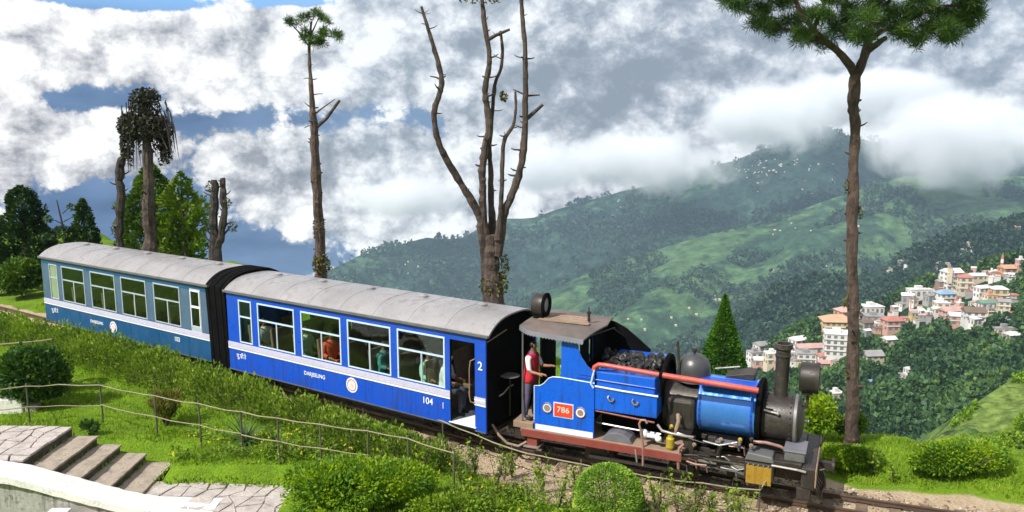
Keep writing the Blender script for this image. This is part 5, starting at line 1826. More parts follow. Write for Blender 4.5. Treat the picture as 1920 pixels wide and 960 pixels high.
# tall weeds on the bank and beside the dirt strip
def weed_parts(t, h, nl, ns, rnd, fl=False):
    mb = MB()
    Ps = []
    for k in range(ns):
        a = rnd.uniform(0, 6.283)
        e = Vector((math.cos(a) * .22 * h, math.sin(a) * .2 * h, h * rnd.uniform(.7, 1.05)))
        mb.tube([(0, 0, -.03), e * .5 + Vector((0, 0, .05 * h)), e], [.008, .006, .003], 4)
        for u in np.linspace(.25, 1, nl):
            Ps.append(np.array(e * u) + RNG.normal(size=3) * .045)
    mb.build('stem', m_twig, t)
    leafobj('foliage', np.array(Ps), .085, lm_weed, t)


proto = []
for i, (h, nl, ns) in enumerate([(.75, 16, 6), (.5, 14, 7), (.95, 18, 5)]):
    t = thing('tall_weed', 'leafy weed standing on the bank beside the dirt strip', 'weed', (0, 0, 0), 0, 'tall weeds along the bank')
    weed_parts(t, h, nl, ns, random.Random(40 + i))
    proto.append(t)
WEEDS = [(1282, 14.2, 2), (1240, 14.3, 0), (1318, 14.1, 0), (1160, 14.7, 1), (1085, 14.9, 1), (1020, 14.6, 0), (945, 15.2, 2), (930, 14.7, 0), (890, 15.4, 0), (860, 15.0, 2), (820, 15.6, 1), (790, 15.2, 0), (735, 15.8, 0), (700, 15.3, 2), (650, 16.2, 0), (610, 15.5, 1), (560, 16.2, 0), (520, 15.9, 0),
         (1400, 13.9, 1), (1350, 14.0, 1), (1195, 14.2, 1), (975, 14.2, 1), (1660, 15.9, 1), (1700, 15.6, 1), (960, 15.5, 1), (1010, 15.2, 1), (780, 16.0, 1), (850, 15.7, 1), (1300, 13.6, 0), (1255, 13.7, 2), (1385, 13.5, 0), (1335, 13.45, 1), (1225, 13.6, 1), (1415, 13.3, 2), (1050, 13.8, 0), (1000, 13.7, 2)]
used = set()
for px, Y, k in WEEDS:
    if k in used:
        w = copy_tree(proto[k])
    else:
        w = proto[k]
        used.add(k)
    w.location = base_at(px, Y)
    w.rotation_euler = (0, 0, random.uniform(0, 6.28))
    s = random.uniform(.8, 1.15)
    w.scale = (s, s, s)

# grass growing out of the joints of the steps and along the paving
Pj = []
rj = random.Random(31)
for k in range(1, 5):
    for q in range(26):
        Pj.append((STEP_X[k - 1][0] + rj.uniform(0, .06), 15.0 + 1.75 * rj.random() ** .6, STEP_X[k][1] + rj.uniform(0, .05)))
for q in range(260):
    x = rj.uniform(-7.4, -4.0)
    Pj.append((x, 15.66 + (x + 7.3) * -.08 + rj.uniform(-.12, .10), -.30 + rj.uniform(0, .10)))
for q in range(150):
    Pj.append((rj.uniform(-13, -9.8), 16.9 + rj.uniform(-.1, .1), .42 + rj.uniform(0, .12)))
tag(leafobj('joint_grass', np.array(Pj), .10, lm_weed, up=1.0, aspect=.35, dirs=np.tile([0, 0, 1.0], (len(Pj), 1))), 'tufts of grass in the joints of the steps and edges of the paving', 'grass', kind='stuff')
# ------------------------------------------------------------------ bamboo fences
m_bamboo = paint('weathered_bamboo', (0.27, 0.245, 0.15), 0.6, 0, 0.3, 4.0, (0.2, 0.16, 0.10), 0.5, 0.15)
m_post = paint('fence_post_iron', (0.09, 0.085, 0.06), 0.7, 0, 0.3, 4.0, (0.18, 0.13, 0.08), 0.5, 0.15)


def wpole(mb, pts, r, seed=0, n=7):
    rnd = random.Random(seed)
    out = []
    for a, b in zip(pts[:-1], pts[1:]):
        a, b = Vector(a), Vector(b)
        k = max(2, int((b - a).length / .35))
        for i in range(k):
            t = i / k
            p = a.lerp(b, t)
            sag = -.022 * math.sin(math.pi * t)
            out.append(p + Vector((0, rnd.uniform(-.008, .008), sag + rnd.uniform(-.01, .01))))
    out.append(Vector(pts[-1]))
    return mb.tube(out, [r * rnd.uniform(.82, 1.15) for _ in out], n)


fence = thing('bamboo_fence', 'two rail bamboo fence with thin iron posts crossing the lawn', 'fence', (0, 0, 0))
tops = [(-40, 732, 1.0), (48, 724, 1.0), (110, 721, 1.0), (186, 722, 1.0), (289, 742, 1.0), (371, 757, 1.0), (450, 772, 1.0), (520, 784, 1.0), (600, 796, 1.0), (690, 808, 1.0), (765, 822, 1.0), (852, 850, .9)]
TP = [onz(*q) for q in tops]
bot = [(-40, 757, .5), (40, 760, .5), (110, 768, .5), (186, 784, .5), (289, 799, .5), (371, 810, .5), (450, 824, .5), (520, 834, .5), (600, 846, .5), (690, 858, .5)]
BP = [Vector((t.x, t.y, onz(*q).z)) for t, q in zip(TP, bot)]
for i in range(0, len(TP) - 1, 3):
    seg = TP[i:i + 4]
    if len(seg) > 1:
        wpole(MB(), seg, .0125, i).build('rail', m_bamboo, fence, 60)
for i in range(0, len(BP) - 1, 3):
    seg = BP[i:i + 4]
    if len(seg) > 1:
        wpole(MB(), [p + Vector((0, 0, -.01 + .02 * ((i // 3) % 2))) for p in [*seg]], .0115, 20 + i).build('rail', m_bamboo, fence, 60)
for i, p in enumerate(TP):
    if i in (2,):
        continue
    g = gz(p.x, p.y)
    MB().tube([(p.x, p.y + .02, g - .1), (p.x + random.uniform(-.02, .02), p.y + .02, g + .5), (p.x, p.y + .02, p.z + .05)], .021, 7).build('post', m_post, fence, 60)

tf = thing('trackside_fence', 'thin pole fence following the track in front of the train', 'fence', (0, 0, 0))
tl = [(505, 680, .75), (560, 694, .75), (600, 705, .72), (680, 736, .66), (760, 764, .6), (830, 790, .55), (890, 815, .5), (960, 842, .45), (1020, 856, .42), (1090, 870, .40), (1170, 884, .38), (1240, 896, .36), (1320, 906, .34), (1425, 919, .30)]
QP = [onz(*q) for q in tl]
for i in range(0, len(QP) - 1, 4):
    seg = QP[i:i + 5]
    if len(seg) > 1:
        wpole(MB(), seg, .015, 50 + i).build('rail', m_bamboo, tf, 60)
for i in range(1, len(QP), 2):
    p = QP[i]
    g = gz(p.x, p.y)
    MB().tube([(p.x, p.y + .02, g - .1), (p.x, p.y + .02, p.z + .08)], .018, 7).build('post', m_post, tf, 60)
MB().tube([onz(1425, 919, .3), onz(1452, 876, .55)], .014, 6).build('loose_cane', m_bamboo, tf)

lf = thing('bamboo_fence', 'short low fence rail standing beyond the left lawn bush', 'fence', (0, 0, 0))
la, lb = onz(-20, 648, .8), onz(98, 636, .8)
wpole(MB(), [la, lb], .024, 5).build('rail', m_bamboo, lf, 60)
for p in (la.lerp(lb, .5), lb):
    MB().tube([(p.x, p.y, gz(p.x, p.y) - .1), (p.x, p.y, p.z + .03)], .022, 7).build('post', m_post, lf, 60)

# ------------------------------------------------------------------ steps, landing, paved path, whitewashed wall
m_paving = paint('pale_paving', (0.46, 0.41, 0.385), 0.85, 0, 0.35, 4.0, (0.22, 0.185, 0.16), 0.7, 0.7)
m_mortar = paint('dark_mortar', (0.33, 0.28, 0.24), 0.95, 0, 0.3, 5.0, (0.12, 0.11, 0.07), 0.5, 0.4)
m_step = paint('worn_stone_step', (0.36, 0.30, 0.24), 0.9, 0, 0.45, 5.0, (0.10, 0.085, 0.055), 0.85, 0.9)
m_riser = paint('shade_dark_riser', (0.085, 0.068, 0.052), 0.95, 0, 0.5, 5.0, (0.16, 0.13, 0.10), 0.5, 0.6)  # shade on the risers put into a darker stone colour
m_wash = paint('whitewash', (0.74, 0.725, 0.69), 0.85, 0, 0.10, 2.5, (0.36, 0.33, 0.27), 0.6, 0.5)
m_oldwall = paint('stained_concrete', (0.44, 0.42, 0.41), 0.9, 0, 0.3, 2.2, (0.10, 0.09, 0.085), 0.6, 0.5, 0, 40, .75)


def paving(parent, quad, nu, nv, z0, th, seed, warp=.35):
    """irregular flagstones with open joints filling a quad (four xy corners)"""
    rnd = random.Random(seed)
    P = {}
    for j in range(nv + 1):
        for i in range(nu + 1):
            u, v = i / nu, j / nv
            if 0 < i < nu:
                u += rnd.uniform(-warp, warp) / nu
            if 0 < j < nv:
                v += rnd.uniform(-warp, warp) / nv
            a = Vector(quad[0]).lerp(Vector(quad[1]), u)
            b = Vector(quad[3]).lerp(Vector(quad[2]), u)
            P[i, j] = a.lerp(b, v)
    for j in range(nv):
        for i in range(nu):
            q = [P[i, j], P[i + 1, j], P[i + 1, j + 1], P[i, j + 1]]
            c = (q[0] + q[1] + q[2] + q[3]) / 4
            pts = []
            for k in range(4):
                p, nx = q[k], q[(k + 1) % 4]
                pts.append(c + (p - c) * (1 - .020 / max(.05, (p - c).length)) * .985)
                m_ = (p + nx) / 2
                pts.append(c + (m_ - c) * (1 - .014 / max(.05, (m_ - c).length)) + Vector((rnd.uniform(-.012, .012), rnd.uniform(-.012, .012))))
            dz = rnd.uniform(-.012, .012)
            MB().prism([(p.x, p.y) for p in pts], z0 + dz - th, z0 + dz, 'z').build('stone', m_paving, parent, bevel=.006)


path = thing('paved_path', 'pale flagstone path at the foot of the stone steps', 'path')
path['kind'] = 'structure'
pq_ = [(-7.35, 14.55), (-4.25, 14.25), (-4.05, 15.45), (-7.30, 15.72)]
MB().prism([(-8.4, 13.9), (-4.2, 13.9), (-4.0, 15.5), (-7.30, 15.75), (-8.4, 15.75)], -.70, -.345, 'z').build('bed', m_mortar, path)
paving(path, pq_, 9, 4, -.315, .05, 1)

st = thing('stone_steps', 'four worn stone steps leading down from the landing to the path', 'steps', (0, 0, 0))
for k in range(1, 5):
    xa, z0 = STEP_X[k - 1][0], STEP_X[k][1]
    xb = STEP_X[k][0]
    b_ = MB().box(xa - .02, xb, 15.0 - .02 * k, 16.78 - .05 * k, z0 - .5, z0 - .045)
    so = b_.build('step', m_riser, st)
    tr_ = MB().box(xa + .012, xb + .03, 14.98, 16.80 - .05 * k, z0 - .044, z0)
    bm = bmesh.new()
    bm.from_mesh(tr_.mesh('tread', m_step))
    bmesh.ops.subdivide_edges(bm, edges=bm.edges, cuts=5, use_grid_fill=True)
    for v in bm.verts:
        q = mnoise.noise(v.co * 6 + Vector((k * 7, 0, 0))) * .035
        v.co += Vector((q, q * .5, q * .5))
    me = bpy.data.meshes.new('tread')
    bm.to_mesh(me)
    bm.free()
    me.materials.append(m_step)
    link(bpy.data.objects.new('tread', me), so)

ld = thing('stone_landing', 'pale flagstone landing at the head of the steps on the left edge', 'landing')
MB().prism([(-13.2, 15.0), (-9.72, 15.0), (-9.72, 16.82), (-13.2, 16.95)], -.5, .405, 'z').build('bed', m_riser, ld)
paving(ld, [(-13.2, 15.0), (-9.69, 15.0), (-9.69, 16.82), (-13.2, 16.95)], 11, 6, .45, .05, 2)

# whitewashed sloping parapet: a thick coping on a stained wall
wl = thing('parapet_wall', 'thick whitewashed parapet sloping down beside the stone steps', 'wall', (0, 0, 0))
top = [(-13.5, .48), (-10.2, .48), (-9.5, .38), (-8.5, .08), (-7.5, -.20), (-6.9, -.30), (-5.75, -.33)]
vs, fs = [], []
rw = random.Random(6)
N = 60
for i in range(N + 1):
    x = top[0][0] + (top[-1][0] - top[0][0]) * i / N
    z = float(np.interp(x, [p[0] for p in top], [p[1] for p in top])) + rw.uniform(-.008, .008)
    yb = 14.96 + rw.uniform(-.015, .015)
    yf = 14.32 + rw.uniform(-.012, .012) + max(0, (-9.0 - x)) * -.02
    vs += [(x, yb, z - .12), (x, yb - .02, z), (x, (yb + yf) / 2, z + .015), (x, yf + .02, z - .01), (x, yf, z - .13)]
for i in range(N):
    for k in range(5):
        a, b = i * 5 + k, i * 5 + (k + 1) % 5
        fs.append((a, b, b + 5, a + 5))
fs += [(0, 1, 2, 3, 4), tuple(N * 5 + k for k in (4, 3, 2, 1, 0))]
MB().add(vs, fs).build('coping', m_wash, wl, 50)
lowp = [(x, z - .12) for x, z in top]
MB().prism([(x, z) for x, z in lowp] + [(-5.2, -.9), (-13.5, -.9)], 14.40, 14.90).build('wall_face', m_oldwall, wl)
MB().box(-8.75, -8.45, 14.05, 14.31, -.9, -.27).build('pier', m_oldwall, wl, bevel=.01)
MB().box(-8.80, -8.42, 14.0, 14.33, -.27, -.22).build('pier_cap', m_wash, wl, bevel=.012)
wb = thing('white_block', 'low whitewashed block beside the trunk of the dark lawn bush', 'wall', (0, 0, 0))
a = onz(-30, 770, .05)
MB().box(a.x, a.x + .95, a.y, a.y + .35, -.1, .32).jitter(.02, 3).build('block', m_wash, wb, bevel=.03)
MB().box(a.x + .99, a.x + 1.25, a.y + .05, a.y + .3, -.1, .2).jitter(.02, 4).build('stone', m_paving, wb, bevel=.03)

# ------------------------------------------------------------------ the town on the hillside
def flat(name, col, var=.12):
    return paint(name, col, .7, 0, var, .25, tuple(c * .6 for c in col), .35)


HC = {'white': flat('white_house_wall', (.72, .70, .66)), 'cream': flat('cream_house_wall', (.66, .58, .42)), 'yellow': flat('yellow_house_wall', (.62, .48, .24)),
      'pink': flat('pink_house_wall', (.60, .36, .30)), 'grey': flat('grey_house_wall', (.36, .35, .34)), 'brown': flat('brown_house_wall', (.28, .19, .14)), 'orange': flat('orange_house_wall', (.62, .33, .18))}
RC = {'red': flat('red_house_roof', (.42, .17, .13), .25), 'pink': flat('pink_house_roof', (.52, .32, .28), .2), 'grey': flat('grey_house_roof', (.30, .29, .29), .2), 'white': flat('white_house_roof', (.68, .67, .66)), 'green': flat('green_house_roof', (.14, .26, .20), .2),
      'blue': flat('blue_house_roof', (.22, .36, .50), .2), 'orange': flat('orange_house_roof', (.55, .32, .20), .2), 'brown': flat('brown_house_roof', (.18, .12, .09), .2)}
m_win = paint('house_window', (.21, .20, .20), .25, 0, .3, 1.0)
HOUSE_PX = []
HOUSE_GROUP = 'houses of the town on the hillside'


def house(label, px, py, wpx, hpx, wall, roof, kind='gable', storeys=2, yaw=0.0, surf='town_hillside', group=HOUSE_GROUP, deep=.8, name='house', cat='house'):
    """base centre at (px,py); wpx, hpx: the size of the facade in the photograph"""
    p = on_hill(surf, px, py)
    if p is None:
        p = aty(px, py, 420 if surf == 'town_hillside' else 1000)
    s = S_at(p.y, py)
    w, h = wpx / s, hpx / s
    dpt = w * deep
    p = p + Vector((0, 0, 1.0))
    t = thing(name, label, cat, p, yaw, group)
    HOUSE_PX.append((px, py, wpx, hpx, p.y))
    wallm = MB().box(-w / 2, w / 2, -dpt / 2, dpt / 2, -6, h).build('wall', HC[wall], t)
    if kind == 'gable':
        rh = min(w, dpt) * .28
        MB().prism([(-dpt * .58, h - .05), (dpt * .58, h - .05), (0, h + rh)], -w * .56, w * .56, 'x').build('roof', RC[roof], t)
    elif kind == 'hip':
        rh = min(w, dpt) * .26
        e = .57
        MB().add([(-w * e, -dpt * e, h), (w * e, -dpt * e, h), (w * e, dpt * e, h), (-w * e, dpt * e, h), (-w * .22, 0, h + rh), (w * .22, 0, h + rh)],
                 [(3, 2, 1, 0), (0, 1, 5, 4), (1, 2, 5), (2, 3, 4, 5), (3, 0, 4)]).build('roof', RC[roof], t)
    else:
        MB().box(-w * .53, w * .53, -dpt * .53, dpt * .53, h, h + .35).box(-w * .2, w * .1, -dpt * .2, dpt * .2, h + .35, h + 2.0).build('roof', RC[roof], t)
    if storeys and wpx > 11:
        m = MB()
        n = max(2, min(7, int(w / 2.6)))
        hs = h / storeys
        for k in range(storeys):
            for i in range(n):
                x = -w / 2 + w * (i + .5) / n
                m.box(x - w / n * .26, x + w / n * .26, -dpt / 2 - .06, -dpt / 2 + .05, k * hs + hs * .32, k * hs + hs * .80)
            for i in range(2):
                y = -dpt / 2 + dpt * (i + .5) / 2
                for sx in (-1, 1):
                    x = sx * w / 2
                    m.box(x - .06, x + .06, y - dpt * .12, y + dpt * .12, k * hs + hs * .32, k * hs + hs * .80)
        o = m.build('window', m_win, wallm)
        o['kind'] = 'stuff'
        if storeys > 1:
            bl_ = MB()
            for k in range(1, storeys):
                bl_.box(-w / 2 - .25, w / 2 + .25, -dpt / 2 - .35, -dpt / 2 - .002, k * hs - .12, k * hs + .12)
            o = bl_.build('floor_ledge', HC['white'] if wall != 'white' else RC['grey'], wallm)
            o['kind'] = 'stuff'
    return t


H_ = house
H_('small white flat house at the left end of the town beside the clipped conifer', 1414, 682, 24, 20, 'white', 'grey', 'flat', 2, .2)
H_('tiny pink walled house in front of the leftmost white houses', 1424, 690, 22, 14, 'pink', 'white', 'gable', 1, -.1)
H_('pale cream house just left of the engine chimney', 1446, 686, 24, 22, 'cream', 'white', 'flat', 2, .1)
H_('grey roofed white house above the pale cream house by the chimney', 1428, 664, 26, 16, 'white', 'grey', 'gable', 1, .3)
H_('white gabled house with a bright roof right of the chimney top', 1494, 662, 26, 24, 'white', 'white', 'gable', 2, .4)
H_('long low white house with pink roof between chimney and tall pine', 1524, 672, 62, 20, 'white', 'pink', 'gable', 1, .12, deep=.35)
H_('white house with many windows below the long pink roof', 1510, 684, 34, 20, 'white', 'grey', 'flat', 2, -.15)
H_('pink roofed house stepping down from the big white block', 1552, 682, 40, 14, 'white', 'red', 'hip', 1, .2, deep=.5)
H_('small brick coloured house under the pink roofed row', 1546, 692, 26, 10, 'pink', 'pink', 'gable', 1, 0)
H_('large white four storey block left of the tall pine trunk', 1568, 668, 46, 42, 'white', 'white', 'flat', 4, -.25)
H_('yellow three storey building with a red roof behind the large white block', 1566, 632, 50, 30, 'yellow', 'orange', 'hip', 3, -.1)
H_('orange tower house with a domed pink roof behind the yellow building', 1586, 610, 36, 26, 'orange', 'pink', 'hip', 2, .2)
H_('flat topped white building just right of the tall pine trunk', 1632, 592, 36, 16, 'white', 'white', 'flat', 1, .1)
H_('grey terraced building below the flat topped white one', 1636, 612, 34, 18, 'grey', 'grey', 'flat', 2, -.1)
H_('cluttered grey house half hidden beside the pine trunk', 1622, 622, 22, 16, 'grey', 'brown', 'gable', 1, .3)
H_('bright red and pink house standing alone among trees right of the pine', 1672, 622, 34, 20, 'pink', 'red', 'hip', 2, .1)
H_('pink annex left of the bright red house', 1652, 616, 20, 12, 'pink', 'pink', 'gable', 1, -.2)
H_('small cream house with a pale roof below the bright red house', 1666, 648, 22, 10, 'cream', 'white', 'gable', 1, .2)
H_('low yellowish shed in the trees right of the pine trunk', 1634, 676, 34, 9, 'cream', 'grey', 'gable', 1, .1)
H_('twin roofed long white building above the dark trees', 1722, 562, 42, 17, 'white', 'white', 'flat', 1, .05, deep=.4)
H_('grey wing on the slope left of the twin roofed building', 1700, 574, 20, 18, 'grey', 'white', 'gable', 1, -.35)
H_('grey wing at the right end of the twin roofed building', 1742, 572, 18, 16, 'grey', 'grey', 'gable', 1, .3)
H_('tall white gabled five storey house at the top of the town', 1781, 546, 30, 34, 'white', 'white', 'gable', 4, .15)
H_('cream block with a red roof right of the tall white house', 1806, 552, 24, 30, 'cream', 'red', 'hip', 3, -.1)
H_('dark roofed house left of the tall white gabled house', 1764, 552, 18, 22, 'brown', 'grey', 'gable', 2, .1)
H_('white house with a blue grey roof under the tall white gabled one', 1770, 570, 30, 18, 'white', 'blue', 'hip', 2, .1)
H_('cream walled house under the blue grey roof', 1764, 586, 24, 16, 'cream', 'white', 'flat', 2, -.1)
H_('white rounded house left of the long red roof', 1757, 592, 18, 11, 'white', 'white', 'hip', 1, 0)
H_('wide house with a long rose red roof in the middle of the upper town', 1784, 600, 42, 16, 'pink', 'pink', 'gable', 2, .15, deep=.5)
H_('pink and white house below the long rose red roof', 1792, 612, 26, 18, 'pink', 'white', 'gable', 2, -.25)
H_('brown roofed white house on the right of the rose red roof', 1824, 604, 34, 18, 'white', 'brown', 'gable', 2, -.2)
H_('small white house with bright gable under the brown roof', 1826, 614, 18, 14, 'white', 'white', 'gable', 1, .3)
H_('white peaked house at the right of the bright green tree', 1838, 562, 20, 20, 'white', 'white', 'gable', 2, .2)
H_('yellow house with arched top right of the white peaked house', 1870, 566, 26, 22, 'yellow', 'cream' if False else 'white', 'hip', 2, -.1)
H_('cream block between the peaked house and the yellow house', 1854, 572, 20, 16, 'cream', 'orange', 'flat', 2, .1)
H_('long green roofed house in the upper right of the town', 1850, 584, 34, 14, 'white', 'green', 'gable', 1, .1, deep=.5)
H_('pale house at the right end of the long green roof', 1880, 584, 20, 16, 'cream', 'grey', 'gable', 2, -.3)
H_('white bright house at the left end of the long green roof', 1834, 588, 14, 14, 'white', 'white', 'gable', 1, .3)
H_('low row of white roofs on the crest left of the radio mast', 1838, 528, 40, 9, 'cream', 'white', 'gable', 1, .05, deep=.4)
H_('red roofed house on the crest above the white row', 1812, 532, 22, 12, 'brown', 'red', 'hip', 1, .2)
H_('orange roofed hall on the crest right of the radio mast', 1888, 514, 26, 9, 'orange', 'orange', 'gable', 1, .1)
H_('pink tall house on the crest at the right picture edge', 1912, 508, 14, 18, 'pink', 'white', 'flat', 2, 0)
H_('row of white shops low on the right edge under the trees', 1882, 628, 36, 9, 'cream', 'grey', 'flat', 1, .05, deep=.4)
H_('greyish houses at the right edge below the row of shops', 1896, 638, 24, 8, 'grey', 'white', 'gable', 1, .2)
H_('square yellow white house low in the trees behind the smokebox', 1566, 752, 24, 13, 'cream', 'white', 'flat', 1, .2)
H_('blue roofed shed in the trees right of the lower pine trunk', 1628, 726, 18, 7, 'white', 'blue', 'gable', 1, .1)
H_('small white hut among trees far right of the blue shed', 1704, 704, 16, 10, 'white', 'white', 'gable', 1, .3)
H_('white lean-to just below the small white hut', 1690, 713, 12, 8, 'white', 'grey', 'gable', 1, -.3)
H_('tiny white house low beside the smokebox and yellow leaves', 1528, 774, 22, 12, 'white', 'white', 'gable', 1, .4)
H_('pale hut half hidden beneath the tiny white house', 1542, 786, 12, 8, 'cream', 'grey', 'gable', 1, .1)
H_('yellow cottage tucked under the tall pine right side', 1712, 598, 13, 9, 'yellow', 'grey', 'gable', 1, .1)
# small houses packed between the named ones
rp_ = random.Random(12)
for cx_, cy_, sx_, sy_, n_ in ((1490, 680, 60, 12, 24), (1640, 612, 34, 18, 12), (1780, 580, 44, 28, 24), (1860, 572, 40, 26, 18), (1845, 524, 50, 8, 12), (1700, 590, 40, 20, 12)):
    for k in range(n_):
        x_, y_ = cx_ + rp_.gauss(0, sx_ * .6), cy_ + rp_.gauss(0, sy_ * .6)
        if x_ > 1916 or x_ < 1404:
            continue
        H_('small plain house packed into the crowd of the hillside town', x_, y_, rp_.uniform(8, 14), rp_.uniform(6, 11), rp_.choice(['white', 'white', 'cream', 'pink', 'grey']),
           rp_.choice(['grey', 'pink', 'white', 'grey', 'red', 'brown']), rp_.choice(['gable', 'gable', 'flat', 'hip']), rp_.choice([1, 2]), rp_.uniform(-.5, .5), group='small houses crowding the hillside town')
# radio mast and round white tank on the crest
p = on_hill('town_hillside', 1877, 514) or aty(1877, 514, 440)
s = S_at(p.y, 500)
mt = thing('radio_mast', 'red and white banded mast on the crest of the town', 'tower', p)
hh = 36 / s
for k in range(5):
    MB().tube([(0, 0, hh * k / 5 - (2 if k == 0 else 0)), (0, 0, hh * (k + 1) / 5)], [1.2 - .12 * k, 1.08 - .12 * k], 8).build('band', RC['red'] if k % 2 == 0 else RC['white'], mt)
MB().tube([(0, 0, hh), (0, 0, hh * 1.12)], .18, 5).build('aerial', HC['grey'], mt)
p = on_hill('town_hillside', 1866, 516) or aty(1866, 516, 440)
wt = thing('water_tank', 'round white tank beside the banded mast', 'tank', p)
MB().lathe([(.9, -2), (.9, .6), (1.4, 1.0), (1.5, 2.0), (1.1, 2.9), (.3, 3.2)], (0, 0, 0), 'z', 14).build('tank', HC['white'], wt, 40)

# small far houses on the dark ridge: nothing tells them apart
rh_ = random.Random(9)
FAR = [(1712, 476), (1724, 482), (1738, 470), (1748, 489), (1760, 494), (1772, 474), (1775, 497), (1786, 460), (1796, 466), (1806, 472), (1818, 458), (1832, 450), (1838, 462), (1851, 444), (1862, 452), (1876, 438), (1890, 446), (1906, 430), (1700, 500), (1752, 506), (1690, 494), (1668, 506), (1910, 452), (1820, 476)]
for x, y in FAR:
    house('tiny pale house of the far cluster on the dark wooded ridge', x, y + 4, rh_.uniform(8, 11), rh_.uniform(5, 8), rh_.choice(['white', 'cream', 'grey', 'pink']), rh_.choice(['white', 'grey', 'pink', 'grey']), rh_.choice(['gable', 'flat']), 0, rh_.uniform(-.4, .4), 'wooded_ridge', 'far houses on the wooded ridge', name='far_house')

# villages too small to tell house from house
def specks(name, label, surf, clusters, size):
    m = MB()
    r_ = random.Random(4)
    for cx, cy_, rx, ry, n in clusters:
        for k in range(n):
            p = on_hill(surf, cx + r_.gauss(0, rx), cy_ + r_.gauss(0, ry))
            if p is None:
                continue
            w, h = size * r_.uniform(.6, 1.5), size * r_.uniform(.5, .9)
            m.box(p.x - w / 2, p.x + w / 2, p.y - w / 2, p.y + w / 2, p.z - 5, p.z + h)
    return tag(m.build(name, HC['cream']), label, 'village', kind='stuff')


specks('far_village', 'scattered pale specks of villages on the far mountain', 'mountain', [(1420, 318, 38, 12, 40), (1065, 422, 16, 4, 18), (820, 492, 16, 5, 12), (780, 500, 20, 6, 8), (1180, 395, 40, 15, 14), (1500, 330, 30, 20, 10)], 3.8)
specks('far_hamlet', 'few pale specks of houses on the tea slopes', 'tea_hillside', [(1340, 560, 10, 6, 4), (1240, 600, 60, 14, 8), (1480, 430, 30, 8, 6), (1530, 470, 40, 30, 8)], 3.5)

# ------------------------------------------------------------------ woods on the slopes
lm_wood = leafmat('wood_leaf', [(0.05, (0.014, 0.040, 0.016)), (0.45, (0.038, 0.095, 0.03)), (0.8, (0.08, 0.16, 0.04)), (1.0, (0.17, 0.25, 0.045))], .15, .035)
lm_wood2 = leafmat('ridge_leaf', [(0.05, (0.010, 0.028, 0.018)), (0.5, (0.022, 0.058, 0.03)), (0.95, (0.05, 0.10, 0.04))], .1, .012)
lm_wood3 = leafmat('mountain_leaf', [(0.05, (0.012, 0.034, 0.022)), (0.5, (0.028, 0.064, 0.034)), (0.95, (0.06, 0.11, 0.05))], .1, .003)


def woods(name, label, surf, n, hmin, hmax, nleaf, leafk, mat, pfun, seed, mid=1.0):
    rng = np.random.default_rng(seed)
    Vg = HILL[surf + '_v']
    nr, nc = Vg.shape[:2]
    C = []
    while len(C) < n:
        j, i = rng.integers(0, nr - 1), rng.integers(0, nc - 1)
        a, b = rng.random(2)
        p = Vg[j, i] * (1 - a) * (1 - b) + Vg[j, i + 1] * a * (1 - b) + Vg[j + 1, i] * (1 - a) * b + Vg[j + 1, i + 1] * a * b
        z = (p[1] * CP - (p[2] - CAM_H) * SP)
        x = 960 + 1500 * p[0] / z
        y = 480 - 1500 * (p[1] * SP + (p[2] - CAM_H) * CP) / z
        if rng.random() > pfun(x, y, p):
            continue
        C.append(p)
    C = np.array(C)
    H = rng.uniform(hmin, hmax, n)
    Wd = H * rng.uniform(.32, .55, n)
    k = nleaf
    d = rng.normal(size=(n, k, 3))
    d /= np.linalg.norm(d, axis=2)[:, :, None]
    q = rng.uniform(.5, 1, (n, k, 1)) ** .5
    P = d * q * np.stack([Wd, Wd, H * .5], 1)[:, None, :]
    P[:, :, 2] += (H * .5)[:, None]
    P += C[:, None, :]
    V, F = leaves(P.reshape(-1, 3), np.repeat(H * leafk, k), up=.5, aspect=.75, rng=rng, dirs=d.reshape(-1, 3) * .8)
    o = obj_np(name, V, F, mat)
    return tag(o, label, 'wood', kind='stuff')


def town_p(x, y, p):
    if x < 1370 or x > 1935:
        return 0
    for hx, hy, hw, hh_, hy_ in HOUSE_PX:
        if abs(x - hx) < hw * .5 + 8 and hy - hh_ * .95 < y < hy + 26 and p[1] < hy_ + 3:
            return 0
    return .2 + .8 * (mnoise.noise((p[0] * .02, p[1] * .02, 3)) > -.25)


woods('hillside_wood', 'dark broadleaf wood between and below the town houses', 'town_hillside', 3400, 4.0, 9.0, 60, .26, lm_wood, town_p, 1)
woods('ridge_wood', 'bluish wood covering the ridge behind the town', 'wooded_ridge', 3600, 8, 15, 26, .36, lm_wood2, lambda x, y, p: float(x > 1240 and x < 1940) * (.15 + .85 * (mnoise.noise((p[0] * .008, p[1] * .008, 8)) > -.2)), 2)
woods('mountain_wood', 'forest along the crest and gullies of the far mountain', 'mountain', 6500, 14, 26, 12, .5, lm_wood3, lambda x, y, p: float(560 < x < 1940) * (.08 + .92 * (mnoise.noise((p[0] * .0035, p[1] * .0035, 2)) > .0)), 3)
woods('tea_slope_wood', 'scattered trees in the folds of the bright tea slopes', 'tea_hillside', 5200, 6, 15, 12, .5, lm_wood3, lambda x, y, p: float(800 < x < 1940) * (mnoise.noise((p[0] * .006, p[1] * .006, 6)) > .02), 4)
woods('meadow_scrub', 'low scrub on the bright slope at the right edge', 'near_hillside', 700, .5, 1.3, 30, .34, lm_yellow, lambda x, y, p: float(1640 < x < 1940) * (mnoise.noise((p[0] * .1, p[1] * .1, 6)) > -.1), 5)
# ------------------------------------------------------------------ people
m_skin = paint('brown_skin', (0.30, 0.145, 0.085), 0.5, 0, 0.1, 6.0)
m_hair = paint('black_hair', (0.010, 0.008, 0.007), 0.4, 0, 0.2, 20.0)
m_eye = paint('dark_eye', (0.015, 0.01, 0.01), 0.2)
m_eyew = paint('eye_white', (0.7, 0.68, 0.64), 0.3)
m_lip = paint('lip', (0.25, 0.09, 0.07), 0.5)
CLOTH = {}


